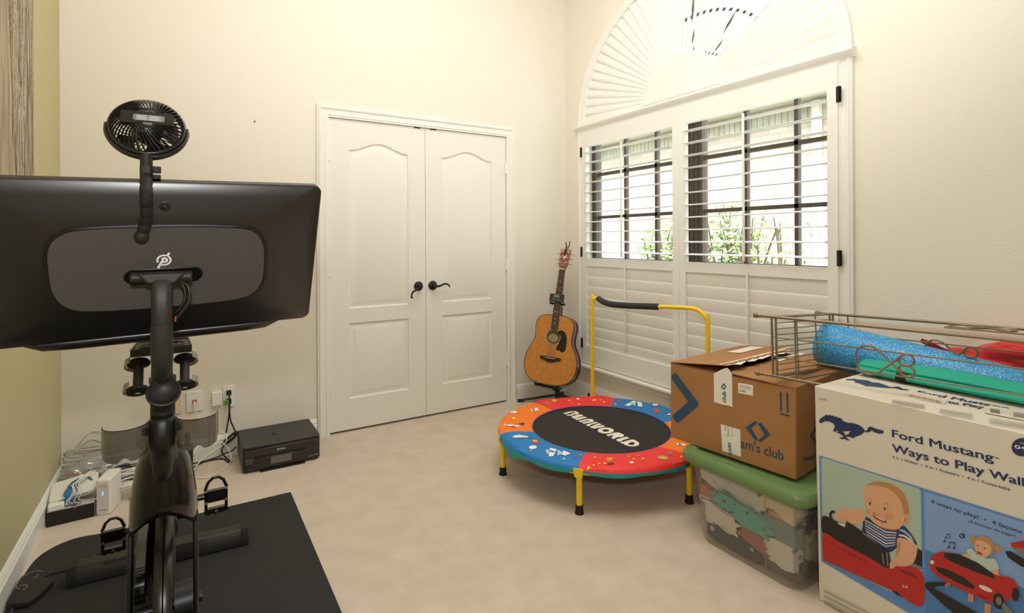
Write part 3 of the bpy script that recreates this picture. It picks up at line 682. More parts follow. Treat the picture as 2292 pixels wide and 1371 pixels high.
# cranks and pedals
bb = Vector((-2.745, -1.54, .396))
for sx, py, pz in ((1, -1.66, .475), (-1, -1.42, .320)):
    px = -2.745 + sx*.077; m = MB(); m.tube([bb + Vector((sx*.055, 0, 0)), Vector((px, py, pz))], [.014, .011], 10, flat=.6)
    m.cyl(bb, bb + Vector((sx*.062, 0, 0)), .022, n=16); cr = m.build('crank', frm, bike, smooth=40)
    P = MB(); px2 = px + sx*.060
    P.cyl((px, py, pz), (px + sx*.014, py, pz), .006, n=10, mi=1)
    P.cyl((px + sx*.012, py, pz), (px + sx*.030, py, pz), .0095, n=12)
    bx = lambda a0, b0, a1, b1, t=.006: P.box((px2 + a0, py - t, pz + b0), (px2 + a1, py + t, pz + b1))
    bx(-.031, -.020, .031, .014, .008)
    for s in (-1, 1): bx(s*.031 - .007*(s > 0), -.026, s*.031 + .007*(s < 0), .024, .008); bx(s*.031 - .008*(s > 0), -.052, s*.031 + .008*(s < 0), -.024, .007)
    bx(-.031, -.054, .031, -.040, .008)
    P.tube([(px2 - .029, py, pz + .016), (px2 - .020, py, pz + .040), (px2 - .008, py, pz + .050), (px2 + .008, py, pz + .050), (px2 + .020, py, pz + .040), (px2 + .029, py, pz + .016)], .0045, 8)
    for k in (-.022, -.004, .014): bx(k - .003, -.058, k + .005, -.050, .005)
    for a, b in ((-.027, .016), (.027, .016), (-.027, -.018), (.027, -.018), (0, -.047)): P.cyl((px2 + a, py - .006, pz + b), (px2 + a, py - .0105, pz + b), .0042, n=12, mi=1)
    P.build('pedal', [blackg, steel], bike, smooth=30)
# weight rack behind the seat with a ribbed tray
m = MB(); rk0 = Vector((-2.754, -1.32, .876))
m.prism([rk0 + Vector((a, b, -.016)) for a, b in ((-.088, -.035), (.088, -.035), (.080, .14), (-.080, .14))], (0, 0, .022)); tr = m.build('rear_tray', frm2, bike, bevel=.003)
m = MB()
for r_ in (.018, .034, .050, .066): m.tube([rk0 + Vector((r_*math.cos(t), .035 + r_*.85*math.sin(t), .0075)) for t in [2*math.pi*k/28 for k in range(28)]], .0028, 6, closed=True)
m.tube([rk0 + Vector((a, b, .008)) for a, b in ((-.086, -.033), (.086, -.033), (.078, .137), (-.078, .137))], .0035, 6, closed=True); m.build('tray_ribs', mat('tray_edge', '#3a3733', .35), tr)
clearp = thinmat('clear_cradle', '#b5ad9a', .35, .05, .4)
for sx in (-1, 1):
    c = Vector((-2.754 + sx*.066, -1.372, .758)); axd = Vector((0, .60, .80)); e2 = Vector((0, -.80, .60))
    for dz in (.004, .092):
        m = MB(); n = 16; ring = []
        for k in range(n + 1):
            t = math.radians(-100 + 155*k/n); ring.append(c + axd*dz + Vector((sx*.0385*math.cos(t), 0, 0)) + e2*.0385*math.sin(t))
        m.loft([[p - axd*.012, p + axd*.010, p + axd*.010 + (c + axd*dz - p)*-.06, p - axd*.012 + (c + axd*dz - p)*-.06] for p in ring])
        m.build('weight_cradle', clearp, bike, smooth=40)
    m = MB(); m.tube([c + Vector((-sx*.038, .0, -.02)), c + Vector((-sx*.038, .06, .11))], .003, 6); m.build('cradle_rod', black, bike)

for i, (sx, lab) in enumerate(((-1, 'left small black dumbbell held under the bike tray'), (1, 'right small black dumbbell held under the bike tray'))):
    c = Vector((-2.754 + sx*.066, -1.372, .758)); root = thing('dumbbell', lab, 'dumbbell', c - Vector((0, 0, .02)), 'small dumbbells behind the bike seat')
    ax = Vector((0, .60, .80)).normalized()
    for z, nm in ((-.004, 'head'), (.094, 'head')):
        m = MB(); m.lathe([(0, -.010), (.026, -.010), (.0325, -.006), (.033, 0), (.028, .007), (.017, .012), (0, .012)], c + ax*z, ax, 28); m.build(nm, rubber, root, smooth=50)
    m = MB(); m.cyl(c + ax*.004, c + ax*.09, .0145, n=16); m.build('grip', blackm, root, smooth=50)
    m = MB(); f = c - ax*.0165; e1 = Vector((1, 0, 0)); e2 = ax.cross(e1)
    m.tube([f + e1*a + e2*b for a, b in ((-.006, -.004), (.0, -.006), (.008, -.002), (.002, .002), (-.006, -.004))], .0008, 5); m.build('mark', white, root)

# ================================================================ CLIP FAN on the screen
fanm = mat('fan_plastic', '#22211e', .3, coat=.2)
fan = thing('clip_fan', 'round black desk fan clamped on top of the bike screen', 'fan', (-2.748, -2.24, 1.36))
FC = D_(330, 283, 1.06); fx = Vector((.998, -.03, -.005)).normalized()
fn = Vector((.02, -.90, .43)); fn = (fn - fx * fn.dot(fx)).normalized(); fy = fx.cross(fn); fy = -fy if fy.z < 0 else fy   # fn = direction of the back of the fan, towards photographer
fp = lambda a, b, c=0: FC + (fx*a + fy*b + fn*c)*.77
R0 = .0800
m = MB(); m.tube([fp(R0*math.cos(t), R0*math.sin(t), -.002) for t in [2*math.pi*k/64 for k in range(64)]], .0042, 8, closed=True)
m.tube([fp(R0*1.0*math.cos(t), R0*1.0*math.sin(t), -.022) for t in [2*math.pi*k/64 for k in range(64)]], .0042, 8, closed=True)
m.loft([[fp(R0*q*math.cos(t), R0*q*math.sin(t), h) for t in [2*math.pi*k/64 for k in range(64)]] for q, h in ((1.035, -.004), (1.04, -.022), (1.0, -.024), (.995, -.004))], False, True)
m.build('rim', fanm, fan, smooth=50)
m = MB()
for k in range(44):
    a = 2*math.pi*k/44; pts = []
    for j in range(7):
        q = j / 6; r_ = .031 + (R0 - .031) * q; aa = a + .42 * q; pts.append(fp(r_*math.cos(aa), r_*math.sin(aa), .034 * (1 - q**2.6)))
    m.tube(pts, .0016, 5, flat=2.0)
m.build('rear_grille', fanm, fan, smooth=60)
m = MB()
for k in range(30):
    a = 2*math.pi*k/30; m.tube([fp(.02*math.cos(a), .02*math.sin(a), -.040), fp(.055*math.cos(a-.2), .055*math.sin(a-.2), -.038), fp(R0*math.cos(a-.35), R0*math.sin(a-.35), -.022)], .0011, 5)
m.lathe([(0, 0), (.022, 0), (.022, .004), (0, .004)], fp(0, 0, -.042), fn, 28)
m.build('front_grille', fanm, fan)
m = MB(); m.lathe([(0, 0), (.031, 0), (.031, .004), (.028, .006), (0, .0065)], fp(0, 0, .027), fn, 40)
m.loft([[fp(a + .003, b, c) for a, b in rrect(.112, .036, .004, 3)] for c in (.024, .0375)]); m.build('motor_cover', fanm, fan, smooth=35)
m = MB(); m.loft([[fp(a + .006, b - .001, c) for a, b in rrect(.066, .018, .003, 3)] for c in (.0376, .0384)]); lb = m.build('rating_label', mat('label_grey', '#7d7a78', .5), fan)
m = MB()
for r_ in range(5):
    for q_ in range(2):
        a0 = -.020 + q_*.027; a1 = a0 + (.022, .018, .024, .020, .025)[r_]
        m.face([fp(a0, .0045 - r_*.0031, .0388), fp(a1, .0045 - r_*.0031, .0388), fp(a1, .0058 - r_*.0031, .0388), fp(a0, .0058 - r_*.0031, .0388)])
m.build('label_print', mat('label_print', '#d9d6d2', .5), lb, fix=False)
m = MB(); m.box((-.007, -.003, 0), (.007, .003, .002)); m.M = Matrix()
m = MB(); m.loft([[fp(a + .004, b - .0185, c) for a, b in rrect(.020, .006, .001, 2)] for c in (.030, .0385)]); m.build('usb_port', steel, fan)
m = MB(); m.lathe([(0, 0), (.013, 0), (.016, .006), (0, .007)], fp(0, 0, -.028), fn, 24)
for k in range(5):
    a = 2*math.pi*k/5; pr = []
    for q in (0, .33, .66, 1): 
        r_ = .012 + .056*q; w_ = .15 + .34*q
        pr.append([fp(r_*math.cos(a + s*w_), r_*math.sin(a + s*w_), -.024 + s*.006) for s in (-1, -.3, .3, 1)])
    vs = [p for r_ in pr for p in r_]; m.add(vs, [(4*i+j, 4*i+j+1, 4*i+j+5, 4*i+j+4) for i in range(3) for j in range(3)])
m.build('blade_wheel', mat('fan_blade', '#26241f', .35), fan, smooth=60)
yk = MB(); ypts = [fp(-R0*1.09, .004, -.012)] + [fp(R0*1.10*math.cos(t), R0*1.10*math.sin(t), -.012 + .0) for t in [math.pi + math.pi*k/24 for k in range(1, 24)]] + [fp(R0*1.09, -.0, -.012)]
yk.tube(ypts, .0042, 8, flat=1.6)
for s in (-1, 1): yk.cyl(fp(s*R0*1.02, .002, -.012), fp(s*R0*1.13, .002, -.012), .0065, n=16)
yk.build('yoke', fanm, fan, smooth=50)
nb = fp(0, -R0*1.10, -.012)
m = MB(); m.cyl(nb + Vector((0, 0, -.018)), nb + Vector((0, 0, .008)), .0105, n=18); m.loft([[nb + Vector((a, b, z)) for a, b in rrect(.021, .026, .005, 3)] for z in (-.018, -.040)])
m.cyl(nb + Vector((.016, -.012, -.018)), nb + Vector((.016, -.012, -.030)), .0085, n=14); m.cyl(nb + Vector((.016, -.012, -.034)), nb + Vector((.016, -.012, -.042)), .008, n=14); m.build('swivel', blackm, fan, smooth=40)
gp = spl([Vector(nb) + Vector((0, -.004, -.036)), D_(327, 430, 1.005), D_(328, 465, 1.015), D_(327, 498, 1.03), D_(317, 524, 1.035)], 8)
m = MB()
rr_ = [.0102 + (.0006 if (i % 5) else -.0016) for i in range(len(gp))]
m.tube(gp, rr_, 14); m.build('flexible_leg', rubber, fan, smooth=60)
m = MB(); m.ball(gp[-1] + Vector((0, 0, -.004)), .0125, 10, (1, 1, 1.15)); m.build('leg_tip', blackm, fan, smooth=60)

# ================================================================ FLOOR THINGS, LEFT CORNER
def local(loc, rz): return Matrix.Translation(loc) @ Matrix.Rotation(rz, 4, 'Z')
# printer
pr = thing('printer', 'black inkjet printer on the carpet beside the double door', 'printer', (-2.228, -.18, 0), None)
pm = mat('printer_black', '#171615', .38, coat=.1); pg = mat('printer_gloss', '#0d0c0c', .12, coat=.6)
x0, x1, y0, y1, h = -2.427, -2.030, -.345, -.018, .138
m = MB(); ftp = [(x0 + .012, y0), (x1 - .016, y0), (x1, y0 + .018), (x1, y1), (x0, y1), (x0, y0 + .012)]
m.loft([[Vector((a, b, z)) for a, b in ftp] for z in (.008, .120, .1205)]); m.box((x0 + .02, y0 + .03, 0), (x1 - .02, y1 - .02, .009)); m.build('body', pm, pr, bevel=.003)
m = MB(); m.loft([[Vector((a, b, z)) for a, b in ftp] for z in (.1215, .138)]); ld = m.build('scanner_lid', pm, pr, bevel=.003)
m = MB(); m.box((-2.245, y0 + .02, .138), (-2.2435, y1 - .02, .1386)); m.box((-2.262, -.20, .138), (-2.245, -.17, .1388)); m.build('lid_seam', dark, ld)
m = MB(); m.box((x0 + .013, y0 - .002, .082), (x1 - .017, y0 + .001, .119)); m.build('front_panel', pg, pr, bevel=.001)
m = MB(); m.box((-2.375, y0 - .004, .012), (-2.105, y0, .070)); m.build('paper_door', pg, pr, bevel=.002)
m = MB(); m.box((-2.372, y0 - .003, .071), (-2.105, y0 + .002, .081)); m.build('output_slot', dark, pr)
m = MB(); m.box((-2.290, y0 - .0055, .030), (-2.185, y0 - .004, .066)); m.build('touch_screen', mat('lcd_grey', '#6f6862', .25), pr)
m = MB(); put_text(m, 'EPSON', (-2.259, y0 - .0025, .097), (1, 0, 0), (0, 0, 1), .042, .0085, .025)
put_text(m, 'Expression', (-2.098, y0 - .001, .030), (1, 0, 0), (0, 0, 1), .036, .0030); put_text(m, 'PREMIUM', (-2.098, y0 - .001, .024), (1, 0, 0), (0, 0, 1), .030, .0028); put_text(m, 'XP', (-2.060, y0 - .001, .027), (1, 0, 0), (0, 0, 1), .014, .0085, 0, .3)
put_text(m, 'SD  USB', (-2.41, y0 - .001, .050), (1, 0, 0), (0, 0, 1), .022, .003)
put_text(m, 'WIFI', (-2.40, y0 - .001, .016), (1, 0, 0), (0, 0, 1), .016, .003)
m.build('printing', mat('print_silver', '#c9c6c0', .4), pr, fix=False)
m = MB(); m.box((-2.404, y0 - .001, .048), (-2.399, y0 + .002, .062)); m.box((-2.412, y0 - .001, .036), (-2.392, y0 + .002, .040)); m.build('card_slot', dark, pr)
m = MB(); m.box((-2.345, y0 - .018, 0), (-2.115, y0 + .05, .009)); m.build('tray_foot', pm, pr)

# power plugs and cords
cord = mat('black_cord', '#121110', .5); whc = mat('white_cord', '#e4dfd3', .45); grc = mat('grey_cord', '#bdb8aa', .5)
t = thing('power_cable', 'two black power cords hanging from the outlet to the printer', 'power cord', (-2.47, -.02, 0))
m = MB(); m.box((-2.483, -.0102, .355), (-2.458, -.030, .380)); m.box((-2.476, -.030, .360), (-2.464, -.040, .372)); m.build('plug', cord, t, bevel=.003)
m = MB(); m.box((-2.482, -.0102, .302), (-2.458, -.032, .333)); m.build('plug', cord, t, bevel=.006)
m = MB(); m.tube(spl([(-2.470, -.036, .366), (-2.469, -.044, .345), (-2.470, -.046, .31), (-2.471, -.036, .25), (-2.478, -.03, .19), (-2.484, -.03, .155), (-2.486, -.04, .145)], 7), .0040, 8)
m.build('cord', cord, t, smooth=60)
m = MB(); m.tube(spl([(-2.468, -.03, .315), (-2.468, -.038, .29), (-2.468, -.03, .25), (-2.462, -.03, .20), (-2.452, -.03, .175), (-2.444, -.03, .15), (-2.440, -.05, .145)], 7), .0040, 8); m.build('cord', cord, t, smooth=60)
tgm = mat('tag_green', '#5fae35', .5)
m = MB(); c = Vector((-2.487, -.052, .317)); m.box(c + Vector((-.014, -.0008, -.016)), c + Vector((.013, .0008, .016))); tg = m.build('green_tag', tgm, t)
m = MB(); m.tube([c + Vector((-.001 + .005*math.cos(q), -.0012, .003 + .007*math.sin(q))) for q in [2*math.pi*k/12 for k in range(12)]], .0016, 5, closed=True); m.build('tag_print', mat('tag_brown', '#6a4a23', .6), tg)
def bundle(name, label, c, n, rx, rz, r, mt, tilt, R, ny=.02, cat='cable', lift=0):
    """a loose coil of cable in a random lay"""
    pts = []
    for i in range(n * 14):
        a = 2*math.pi*i/14; k = 1 + .16*math.sin(a*.37 + R.random()*.25); kk = i/14
        p = Vector((rx*k*math.cos(a) + R.gauss(0, .0014), ny*math.sin(kk*1.7) + R.gauss(0, .0012), rz*k*math.sin(a)))
        p = tilt @ p + Vector(c); p.z = max(p.z, r + lift); p.x = max(p.x, XL + .018 + r); p.y = min(p.y, -.017 - r); pts.append(p)
    m = MB(); m.tube(spl(pts, 3), r, 6); t = thing(name, label, cat, (c[0], c[1], 0)); m.build('coil', mt, t, smooth=60); return t
R = random.Random(5)
rot = lambda ax, d: Matrix.Rotation(math.radians(d), 3, ax)
b = bundle('cord_bundle', 'tied bundle of black cord against the baseboard beside the printer', (-2.468, -.035, .105), 4, .042, .010, .0038, cord, rot('Y', -38), R, .012)
m = MB(); m.tube(spl([(-2.497, -.035, .075), (-2.510, -.045, .05), (-2.500, -.05, .02), (-2.478, -.10, .006), (-2.466, -.13, .006), (-2.474, -.14, .006), (-2.487, -.12, .006), (-2.50, -.07, .006), (-2.54, -.05, .006), (-2.60, -.055, .006), (-2.645, -.10, .006), (-2.66, -.16, .006)], 6), .0036, 7)
m.tube(spl([(-2.435, -.03, .05), (-2.455, -.035, .035), (-2.485, -.04, .028), (-2.53, -.035, .012), (-2.60, -.04, .005), (-2.66, -.045, .005)], 6), .0036, 7); m.build('tail', cord, b, smooth=60)
# white network cord from the wall jack and its floor loop
t = thing('ethernet_cable', 'white network cord looping from the red jack to the carpet', 'cable', (-2.62, -.06, 0))
m = MB(); m.tube(spl([(-2.642, -.022, .332), (-2.645, -.03, .315), (-2.640, -.03, .29), (-2.628, -.03, .26), (-2.60, -.035, .225), (-2.55, -.04, .19), (-2.50, -.045, .145), (-2.485, -.06, .115), (-2.500, -.07, .09), (-2.56, -.08, .06), (-2.62, -.12, .035), (-2.655, -.2, .004), (-2.62, -.28, .004), (-2.56, -.275, .004), (-2.49, -.19, .004), (-2.465, -.10, .02), (-2.50, -.06, .09), (-2.56, -.05, .115), (-2.62, -.06, .10), (-2.66, -.10, .06), (-2.68, -.18, .01), (-2.72, -.28, .004)], 7), .0030, 7)
m.build('cord', whc, t, smooth=60)
# black upright gadget behind the bottle holder
t = thing('black_speaker', 'tall slim black box standing at the wall behind the bike', 'speaker', (-2.68, -.13, 0))
m = MB(); m.box((-2.712, -.20, 0), (-2.652, -.13, .150)); m.build('body', blackg, t, bevel=.004)
m = MB(); m.box((-2.690, -.19, .150), (-2.665, -.15, .215)); m.build('neck', black, t, bevel=.003)

# black box with white tray, wifi unit, modem
mw = mat('white_gadget', '#e9e5da', .35)
t = thing('black_box', 'flat black and white carton on the carpet against olive wall', 'box', (-3.13, -.37, 0))
m = MB(); m.M = local((-3.128, -.375, 0), math.radians(4)); m.box((-.082, -.095, .0), (.082, .09, .064)); m.build('carton', mat('carton_black', '#16120f', .5), t, bevel=.0015)
m = MB(); m.M = local((-3.128, -.375, 0), math.radians(4)); m.box((-.0815, -.0945, .0641), (.0815, .0895, .0655)); m.box((.0822, -.09, .001), (.0832, .089, .063)); m.build('carton_lid', mat('carton_white', '#d9d3cb', .6), t)
m = MB(); m.M = local((-3.128, -.375, 0), math.radians(4)); m.box((.010, -.0958, .0550), (.018, -.0952, .0630)); m.box((.0, -.088, .0656), (.018, -.075, .0662)); m.build('red_spot', mat('spot_red', '#c23326', .5), t)
t = thing('white_router', 'wide white router lying on the black carton, blue tie around', 'router', (-3.13, -.38, .066))
m = MB(); m.M = Matrix.Translation((-3.122, -.36, .105)) @ Matrix.Rotation(math.radians(4), 4, 'Z') @ Matrix.Rotation(math.radians(-6), 4, 'Y') @ Matrix.Rotation(math.radians(7), 4, 'X')
m.loft([[Vector((a, b, z)) for a, b in rrect(w, d, .020, 4)] for w, d, z in ((.148, .14, -.012), (.170, .165, .002), (.174, .168, .012), (.166, .160, .0185))]); m.build('body', mw, t, smooth=35)
m.v = []; m.f = []; m.mi = []; m.box((-.05, -.0855, .004), (.05, -.083, .0062)); m.build('seam', mat('seam_grey', '#8d877c', .6), t)
m.v = []; m.f = []; m.mi = []; m.cyl((.03, .01, .0183), (.03, .01, .0188), .014, n=20); m.build('badge', mat('badge_grey', '#d2cec4', .4), t)
t = thing('power_adapter', 'small white plug block under the router at the baseboard', 'power adapter', (-3.175, -.44, .066))
m = MB(); m.M = local((-3.178, -.43, .066), math.radians(6)); m.box((-.027, -.05, .0), (.030, .05, .028)); m.build('block', mw, t, bevel=.006)
t = thing('blue_tie', 'knotted blue cable with white wires wrapped around the router', 'cable', (-3.11, -.44, .07)); bl = mat('tie_blue', '#2b6f9c', .6)
m = MB(); R = random.Random(8)
for i in range(7):
    x = -3.118 + R.uniform(-.018, .012)
    m.tube(spl([(x + .01, -.30, .128), (x + R.uniform(-.01, .01), -.37, .133), (x + R.uniform(-.02, .01), -.435, .126), (x - .012, -.452, .105), (x - .008, -.456, .085), (x + .02, -.46, .074)], 5), .0034, 6)
m.tube(spl([(-3.12, -.33, .133), (-3.08, -.33, .138), (-3.06, -.36, .130)], 5), .004, 6); m.build('blue_strands', bl, t, smooth=60)
m = MB()
for i in range(5):
    d = R.uniform(-.012, .012)
    m.tube(spl([(-3.06 + d, -.30, .155), (-3.10 + d, -.36, .142), (-3.115 + d, -.41, .140), (-3.10 + d*1.5, -.448, .122), (-3.118 + d*2, -.462, .095 - i*.003), (-3.085 + d*5, -.47, .080)], 5), .0018, 6)
m.build('white_strands', whc, t, smooth=60)
t = thing('cable_modem', 'white upright modem with blue lights on the carpet', 'modem', (-2.985, -.40, 0))
m = MB(); m.M = local((-2.992, -.405, 0), math.radians(-14)); m.loft([[Vector((a, b, z)) for b, a in [(q[0], q[1]) for q in rrect(.135, .058, .014, 4)]] for z in (0, .160)]); bdy = m.build('body', mw, t, bevel=.005)
m = MB(); m.M = local((-2.992, -.405, 0), math.radians(-14)); m.loft([[Vector((a, y, z + .081)) for a, z in rrect(.044, .134, .004, 3)] for y in (-.0670, -.0690)]); fp_ = m.build('front', mat('modem_front', '#d8d5cf', .3), t)
m = MB(); m.M = local((-2.992, -.405, 0), math.radians(-14))
for z in (.104, .094, .0): 
    if z: m.cyl((0, -.0690, z), (0, -.0697, z), .0028, n=12)
m.build('status_light', mat('led_blue', '#5f8cff', .3, emit='#4d7dff', estr=6), t)
m = MB(); m.M = local((-2.992, -.405, 0), math.radians(-14)); put_text(m, 'ARRIS', (-.012, -.0696, .130), (1, 0, 0), (0, 0, 1), .024, .0045, .01)
for k in range(9): put_text(m, 'o', (-.019, -.0696, .120 - k*.010), (1, 0, 0), (0, 0, 1), .002, .003)
put_text(m, 'SURFboard', (-.014, -.0696, .022), (1, 0, 0), (0, 0, 1), .030, .005, .01, mi=1); m.build('print', [mat('print_dark', '#5a5751', .5), mat('print_orange', '#b5762e', .5)], t, fix=False)
# plastic bag with carton behind
t = thing('grey_carton', 'narrow grey carton under the clear plastic bag in corner', 'box', (-3.12, -.17, 0))
m = MB(); m.M = local((-3.115, -.175, 0), math.radians(6)); m.box((-.088, -.05, 0), (.10, .06, .085)); m.build('carton', mat('carton_grey', '#a9a499', .6), t, bevel=.002)
m = MB(); m.M = local((-3.115, -.175, 0), math.radians(6))
for k in range(12): m.box((.045 + k*.0032, -.0508, .050), (.0463 + k*.0032 + .0006*(k % 3), -.0502, .066))
put_text(m, 'CM8200', (-.075, -.0508, .050), (1, 0, 0), (0, 0, 1), .05, .010, .02)
m.build('barcode', mat('print_dark', '#5a5751', .5), t, fix=False)
bag = thinmat('clear_bag', '#dcdad4', .30, .12, .5)
t = thing('plastic_bag', 'crumpled clear plastic bag of small parts in the corner', 'plastic bag', (-3.11, -.19, .086))
def crumple(m, c, rx, ry, rz, seed, n=26, amp=.25, flat=-.4):
    c = Vector(c); rings = []
    for i in range(1, n):
        th = math.pi*i/n; ring = []
        for k in range(2*n):
            a = math.pi*k/n; d = Vector((math.sin(th)*math.cos(a), math.sin(th)*math.sin(a), math.cos(th)))
            q = 1 + amp * (noise.noise(d*2.3 + Vector((seed, 0, 0))) + .6*abs(noise.noise(d*5.1 + Vector((0, seed, 0)))))
            p = Vector((d.x*rx, d.y*ry, max(d.z, flat)*rz)) * q; p.z = max(p.z, flat*rz); p = c + p
            p.x = max(p.x, XL + .018); p.y = min(p.y, -.020); ring.append(p)
        rings.append(ring)
    m.loft(rings)
m = MB(); crumple(m, (-3.115, -.185, .115), .095, .055, .045, 3.3, 22, .35, -.6); m.build('bag_film', bag, t, smooth=40)
m = MB(); m.M = local((-3.145, -.19, .108), .2); m.box((-.042, -.022, -.012), (.035, .022, .016)); m.build('orange_card', mat('card_orange', '#c98d3c', .6), t)
m = MB()
for i in range(10): m.tube(spl([(-3.10 + R.uniform(0, .02), -.20 + R.uniform(-.02, .02), .105 + i*.003), (-3.06, -.19 + R.uniform(-.02, .02), .118 + i*.002), (-3.025, -.18 + R.uniform(-.01, .01), .112 + i*.003)], 4), .003, 5)
m.build('blue_wires', bl, t, smooth=60)
# cables
R = random.Random(21)
for i, (c, n, rx, rz, r, ti, lab) in enumerate((
    ((-3.09, -.075, .155), 7, .125, .045, .0028, rot('X', 55), 'tangled grey cable heap on top of the corner carton'),
    ((-2.915, -.265, .040), 10, .11, .095, .0038, rot('X', 52), 'thick white coiled cable lying on the carpet behind the bike'))):
    bundle('cable_coil', lab, c, n, rx, rz, r, (grc, whc)[i], ti, R, .040, 'cable')
t = thing('cable_coil', 'thin grey loose wires rising up the wall in the corner', 'cable', (-3.0, -.05, 0))
m = MB()
for i in range(6):
    z = .15 + i*.012
    m.tube(spl([(-3.17 + R.uniform(0, .05), -.07, z), (-3.10, -.05, z + R.uniform(.03, .07)), (-3.02, -.05, z + R.uniform(.0, .05)), (-2.95, -.045, z + R.uniform(.0, .07)), (-2.90 + R.uniform(-.03, .03), -.04, z - .03)], 7), .0024, 6)
m.build('wires', grc, t, smooth=60)
m = MB(); m.tube(spl([(-2.76, -.02, .33), (-2.80, -.025, .30), (-2.86, -.03, .265), (-2.92, -.035, .22), (-2.97, -.04, .19)], 7), .0018, 6); tag(m.build('thin_wire', whc, None, smooth=60), 'single thin white wire crossing the wall behind the bike post', 'cable')
gd = mat('dark_grey_gadget', '#45423e', .45)
for i, (x, y, rz, lab) in enumerate(((-2.955, -.15, .5, 'left dark grey hub among the coiled cables by the wall'), (-2.860, -.14, -.3, 'right dark grey hub among the coiled cables by the wall'))):
    t = thing('network_hub', lab, 'electronic device', (x, y, 0)); m = MB(); m.M = Matrix.Translation((x, y, .060)) @ Matrix.Rotation(rz, 4, 'Z') @ Matrix.Rotation(math.radians(38), 4, 'X')
    m.loft([[Vector((a, b, z)) for a, b in rrect(.075, .095, .018, 4)] for z in (-.014, .014)]); m.build('body', gd, t, bevel=.003)
    m.v = []; m.f = []; m.mi = []; m.loft([[Vector((a, b, z)) for a, b in rrect(.062, .080, .012, 4)] for z in (-.016, -.0142)]); m.build('base', cord, t)
t = thing('cord_loop', 'thin black cord curling over the white coil near modem', 'cable', (-2.88, -.25, 0)); m = MB()
m.tube(spl([(-2.96, -.22, .12), (-2.90, -.26, .125), (-2.86, -.26, .13), (-2.84, -.29, .10), (-2.86, -.34, .05), (-2.90, -.38, .02), (-2.92, -.36, .006)], 6), .0026, 6)
m.tube(spl([(-2.98, -.15, .10), (-2.92, -.20, .115), (-2.85, -.22, .12), (-2.80, -.20, .14)], 6), .0026, 6); m.build('cord', cord, t, smooth=60)
# pad with cable at the lower left
t = thing('foot_pad', 'flat black eight-sided device with a cable on the mat corner', 'electronic device', (-3.15, -1.06, .007))
P = [Z_(*p, .03) for p in ((13, 1343), (48, 1286), (70, 1281), (112, 1291), (119, 1297), (84, 1331), (60, 1345), (22, 1349))]
for p in P: p.x = max(p.x, XL + .020)
cc = sum(P, Vector()) / len(P)
m = MB(); m.loft([[Vector((cc.x + (p.x - cc.x)*k, cc.y + (p.y - cc.y)*k, z)) for p in P] for k, z in ((1.0, .0075), (1.02, .020), (.99, .0275))]); m.build('body', blackm, t, bevel=.002)
m = MB(); c2 = cc + Vector((0, 0, .0285))
m.tube([c2 + Vector((.035*math.cos(q), .055*math.sin(q), 0)) for q in [math.radians(40 + 200*k/24) for k in range(25)]], .0011, 5)
m.tube([c2 + Vector((.016*math.cos(q) - .014, .018*math.sin(q) - .045, 0)) for q in [math.radians(-60 + 180*k/10) for k in range(11)]], .0011, 5); m.tube([c2 + Vector((.01, 0, 0)), c2 + Vector((.018, .02, 0))], .0011, 5)
m.build('printed_swirl', mat('swirl_grey', '#8c887e', .5), t)
m = MB(); m.tube(spl([tuple(Z_(32, 1345, .016)), tuple(Z_(28, 1360, .012)), tuple(Z_(22, 1380, .010)), tuple(Z_(15, 1420, .010))], 5), .004, 8); m.build('cable', mat('grey_rubber', '#3b3936', .6), t, smooth=60)
t = thing('power_brick', 'thin black cord lying on the mat behind the left pedal', 'cable', (-3.0, -.95, .007)); m = MB()
m.tube(spl([tuple(Z_(a, b, .012)) for a, b in ((96, 1291), (118, 1282), (150, 1276))], 6), .003, 7); m.tube(spl([tuple(Z_(a, b, .013)) for a, b in ((203, 1254), (215, 1242), (240, 1238), (256, 1243), (270, 1232), (284, 1222))], 6), .004, 7); m.build('cord', cord, t, smooth=60)
t.name = 'bike_cord'

# ================================================================ GUITAR, STAND, TUNER, CAPO
gn = Vector((math.cos(math.radians(215)), math.sin(math.radians(215)), 0)); lean = math.radians(14)
gx = Vector((0, 0, 1)).cross(gn).normalized()                      # player's view right
gz = gn * math.cos(lean) + Vector((0, 0, 1)) * math.sin(lean); gy = Vector((0, 0, 1)) * math.cos(lean) - gn * math.sin(lean)
gtw = Matrix.Rotation(math.radians(-3.4), 3, gz); gx = gtw @ gx; gy = gtw @ gy
G0 = Vector((-.418, -.312, .182)); GS = 1.0
G = Matrix((gx, gy, gz)).transposed().to_4x4(); G.translation = G0
gt = thing('acoustic_guitar', 'natural wood acoustic guitar on a black stand in the corner', 'guitar', G0)
half = [(0, 0), (.075, .004), (.135, .022), (.180, .060), (.201, .115), (.204, .160), (.195, .215), (.172, .262), (.150, .305), (.143, .345), (.147, .392), (.150, .430), (.141, .468), (.112, .496), (.065, .508), (.026, .510)]
ho = spl([(a, b, 0) for a, b in half], 4); outline = [(p.x, p.y) for p in ho] + [(-p.x, p.y) for p in reversed(ho[1:])]
topw = mat('spruce_top', '#cf8d44', .28, coat=.4, var='#b9742f', vscale=6, stretch=(22, 22, .7)); sidew = mat('mahogany_side', '#5c2b20', .25, coat=.5); headw = mat('headstock_red', '#8a4631', .35)
bindm = mat('binding_dark', '#3a2416', .4); ebony = mat('ebony', '#211b19', .45); ivory = mat('ivory', '#efe6d2', .4)
m = MB(G); th = .110
m.loft([[Vector((a*k, b*k + .255*(1-k), z)) for a, b in outline] for k, z in ((.985, -th), (1, -th + .006), (1, -.002))], True); m.build('body', sidew, gt, smooth=40)
m = MB(G); sh = [(.051*math.cos(t), .348 + .051*math.sin(t), 0) for t in [2*math.pi*k/36 for k in range(36)]]
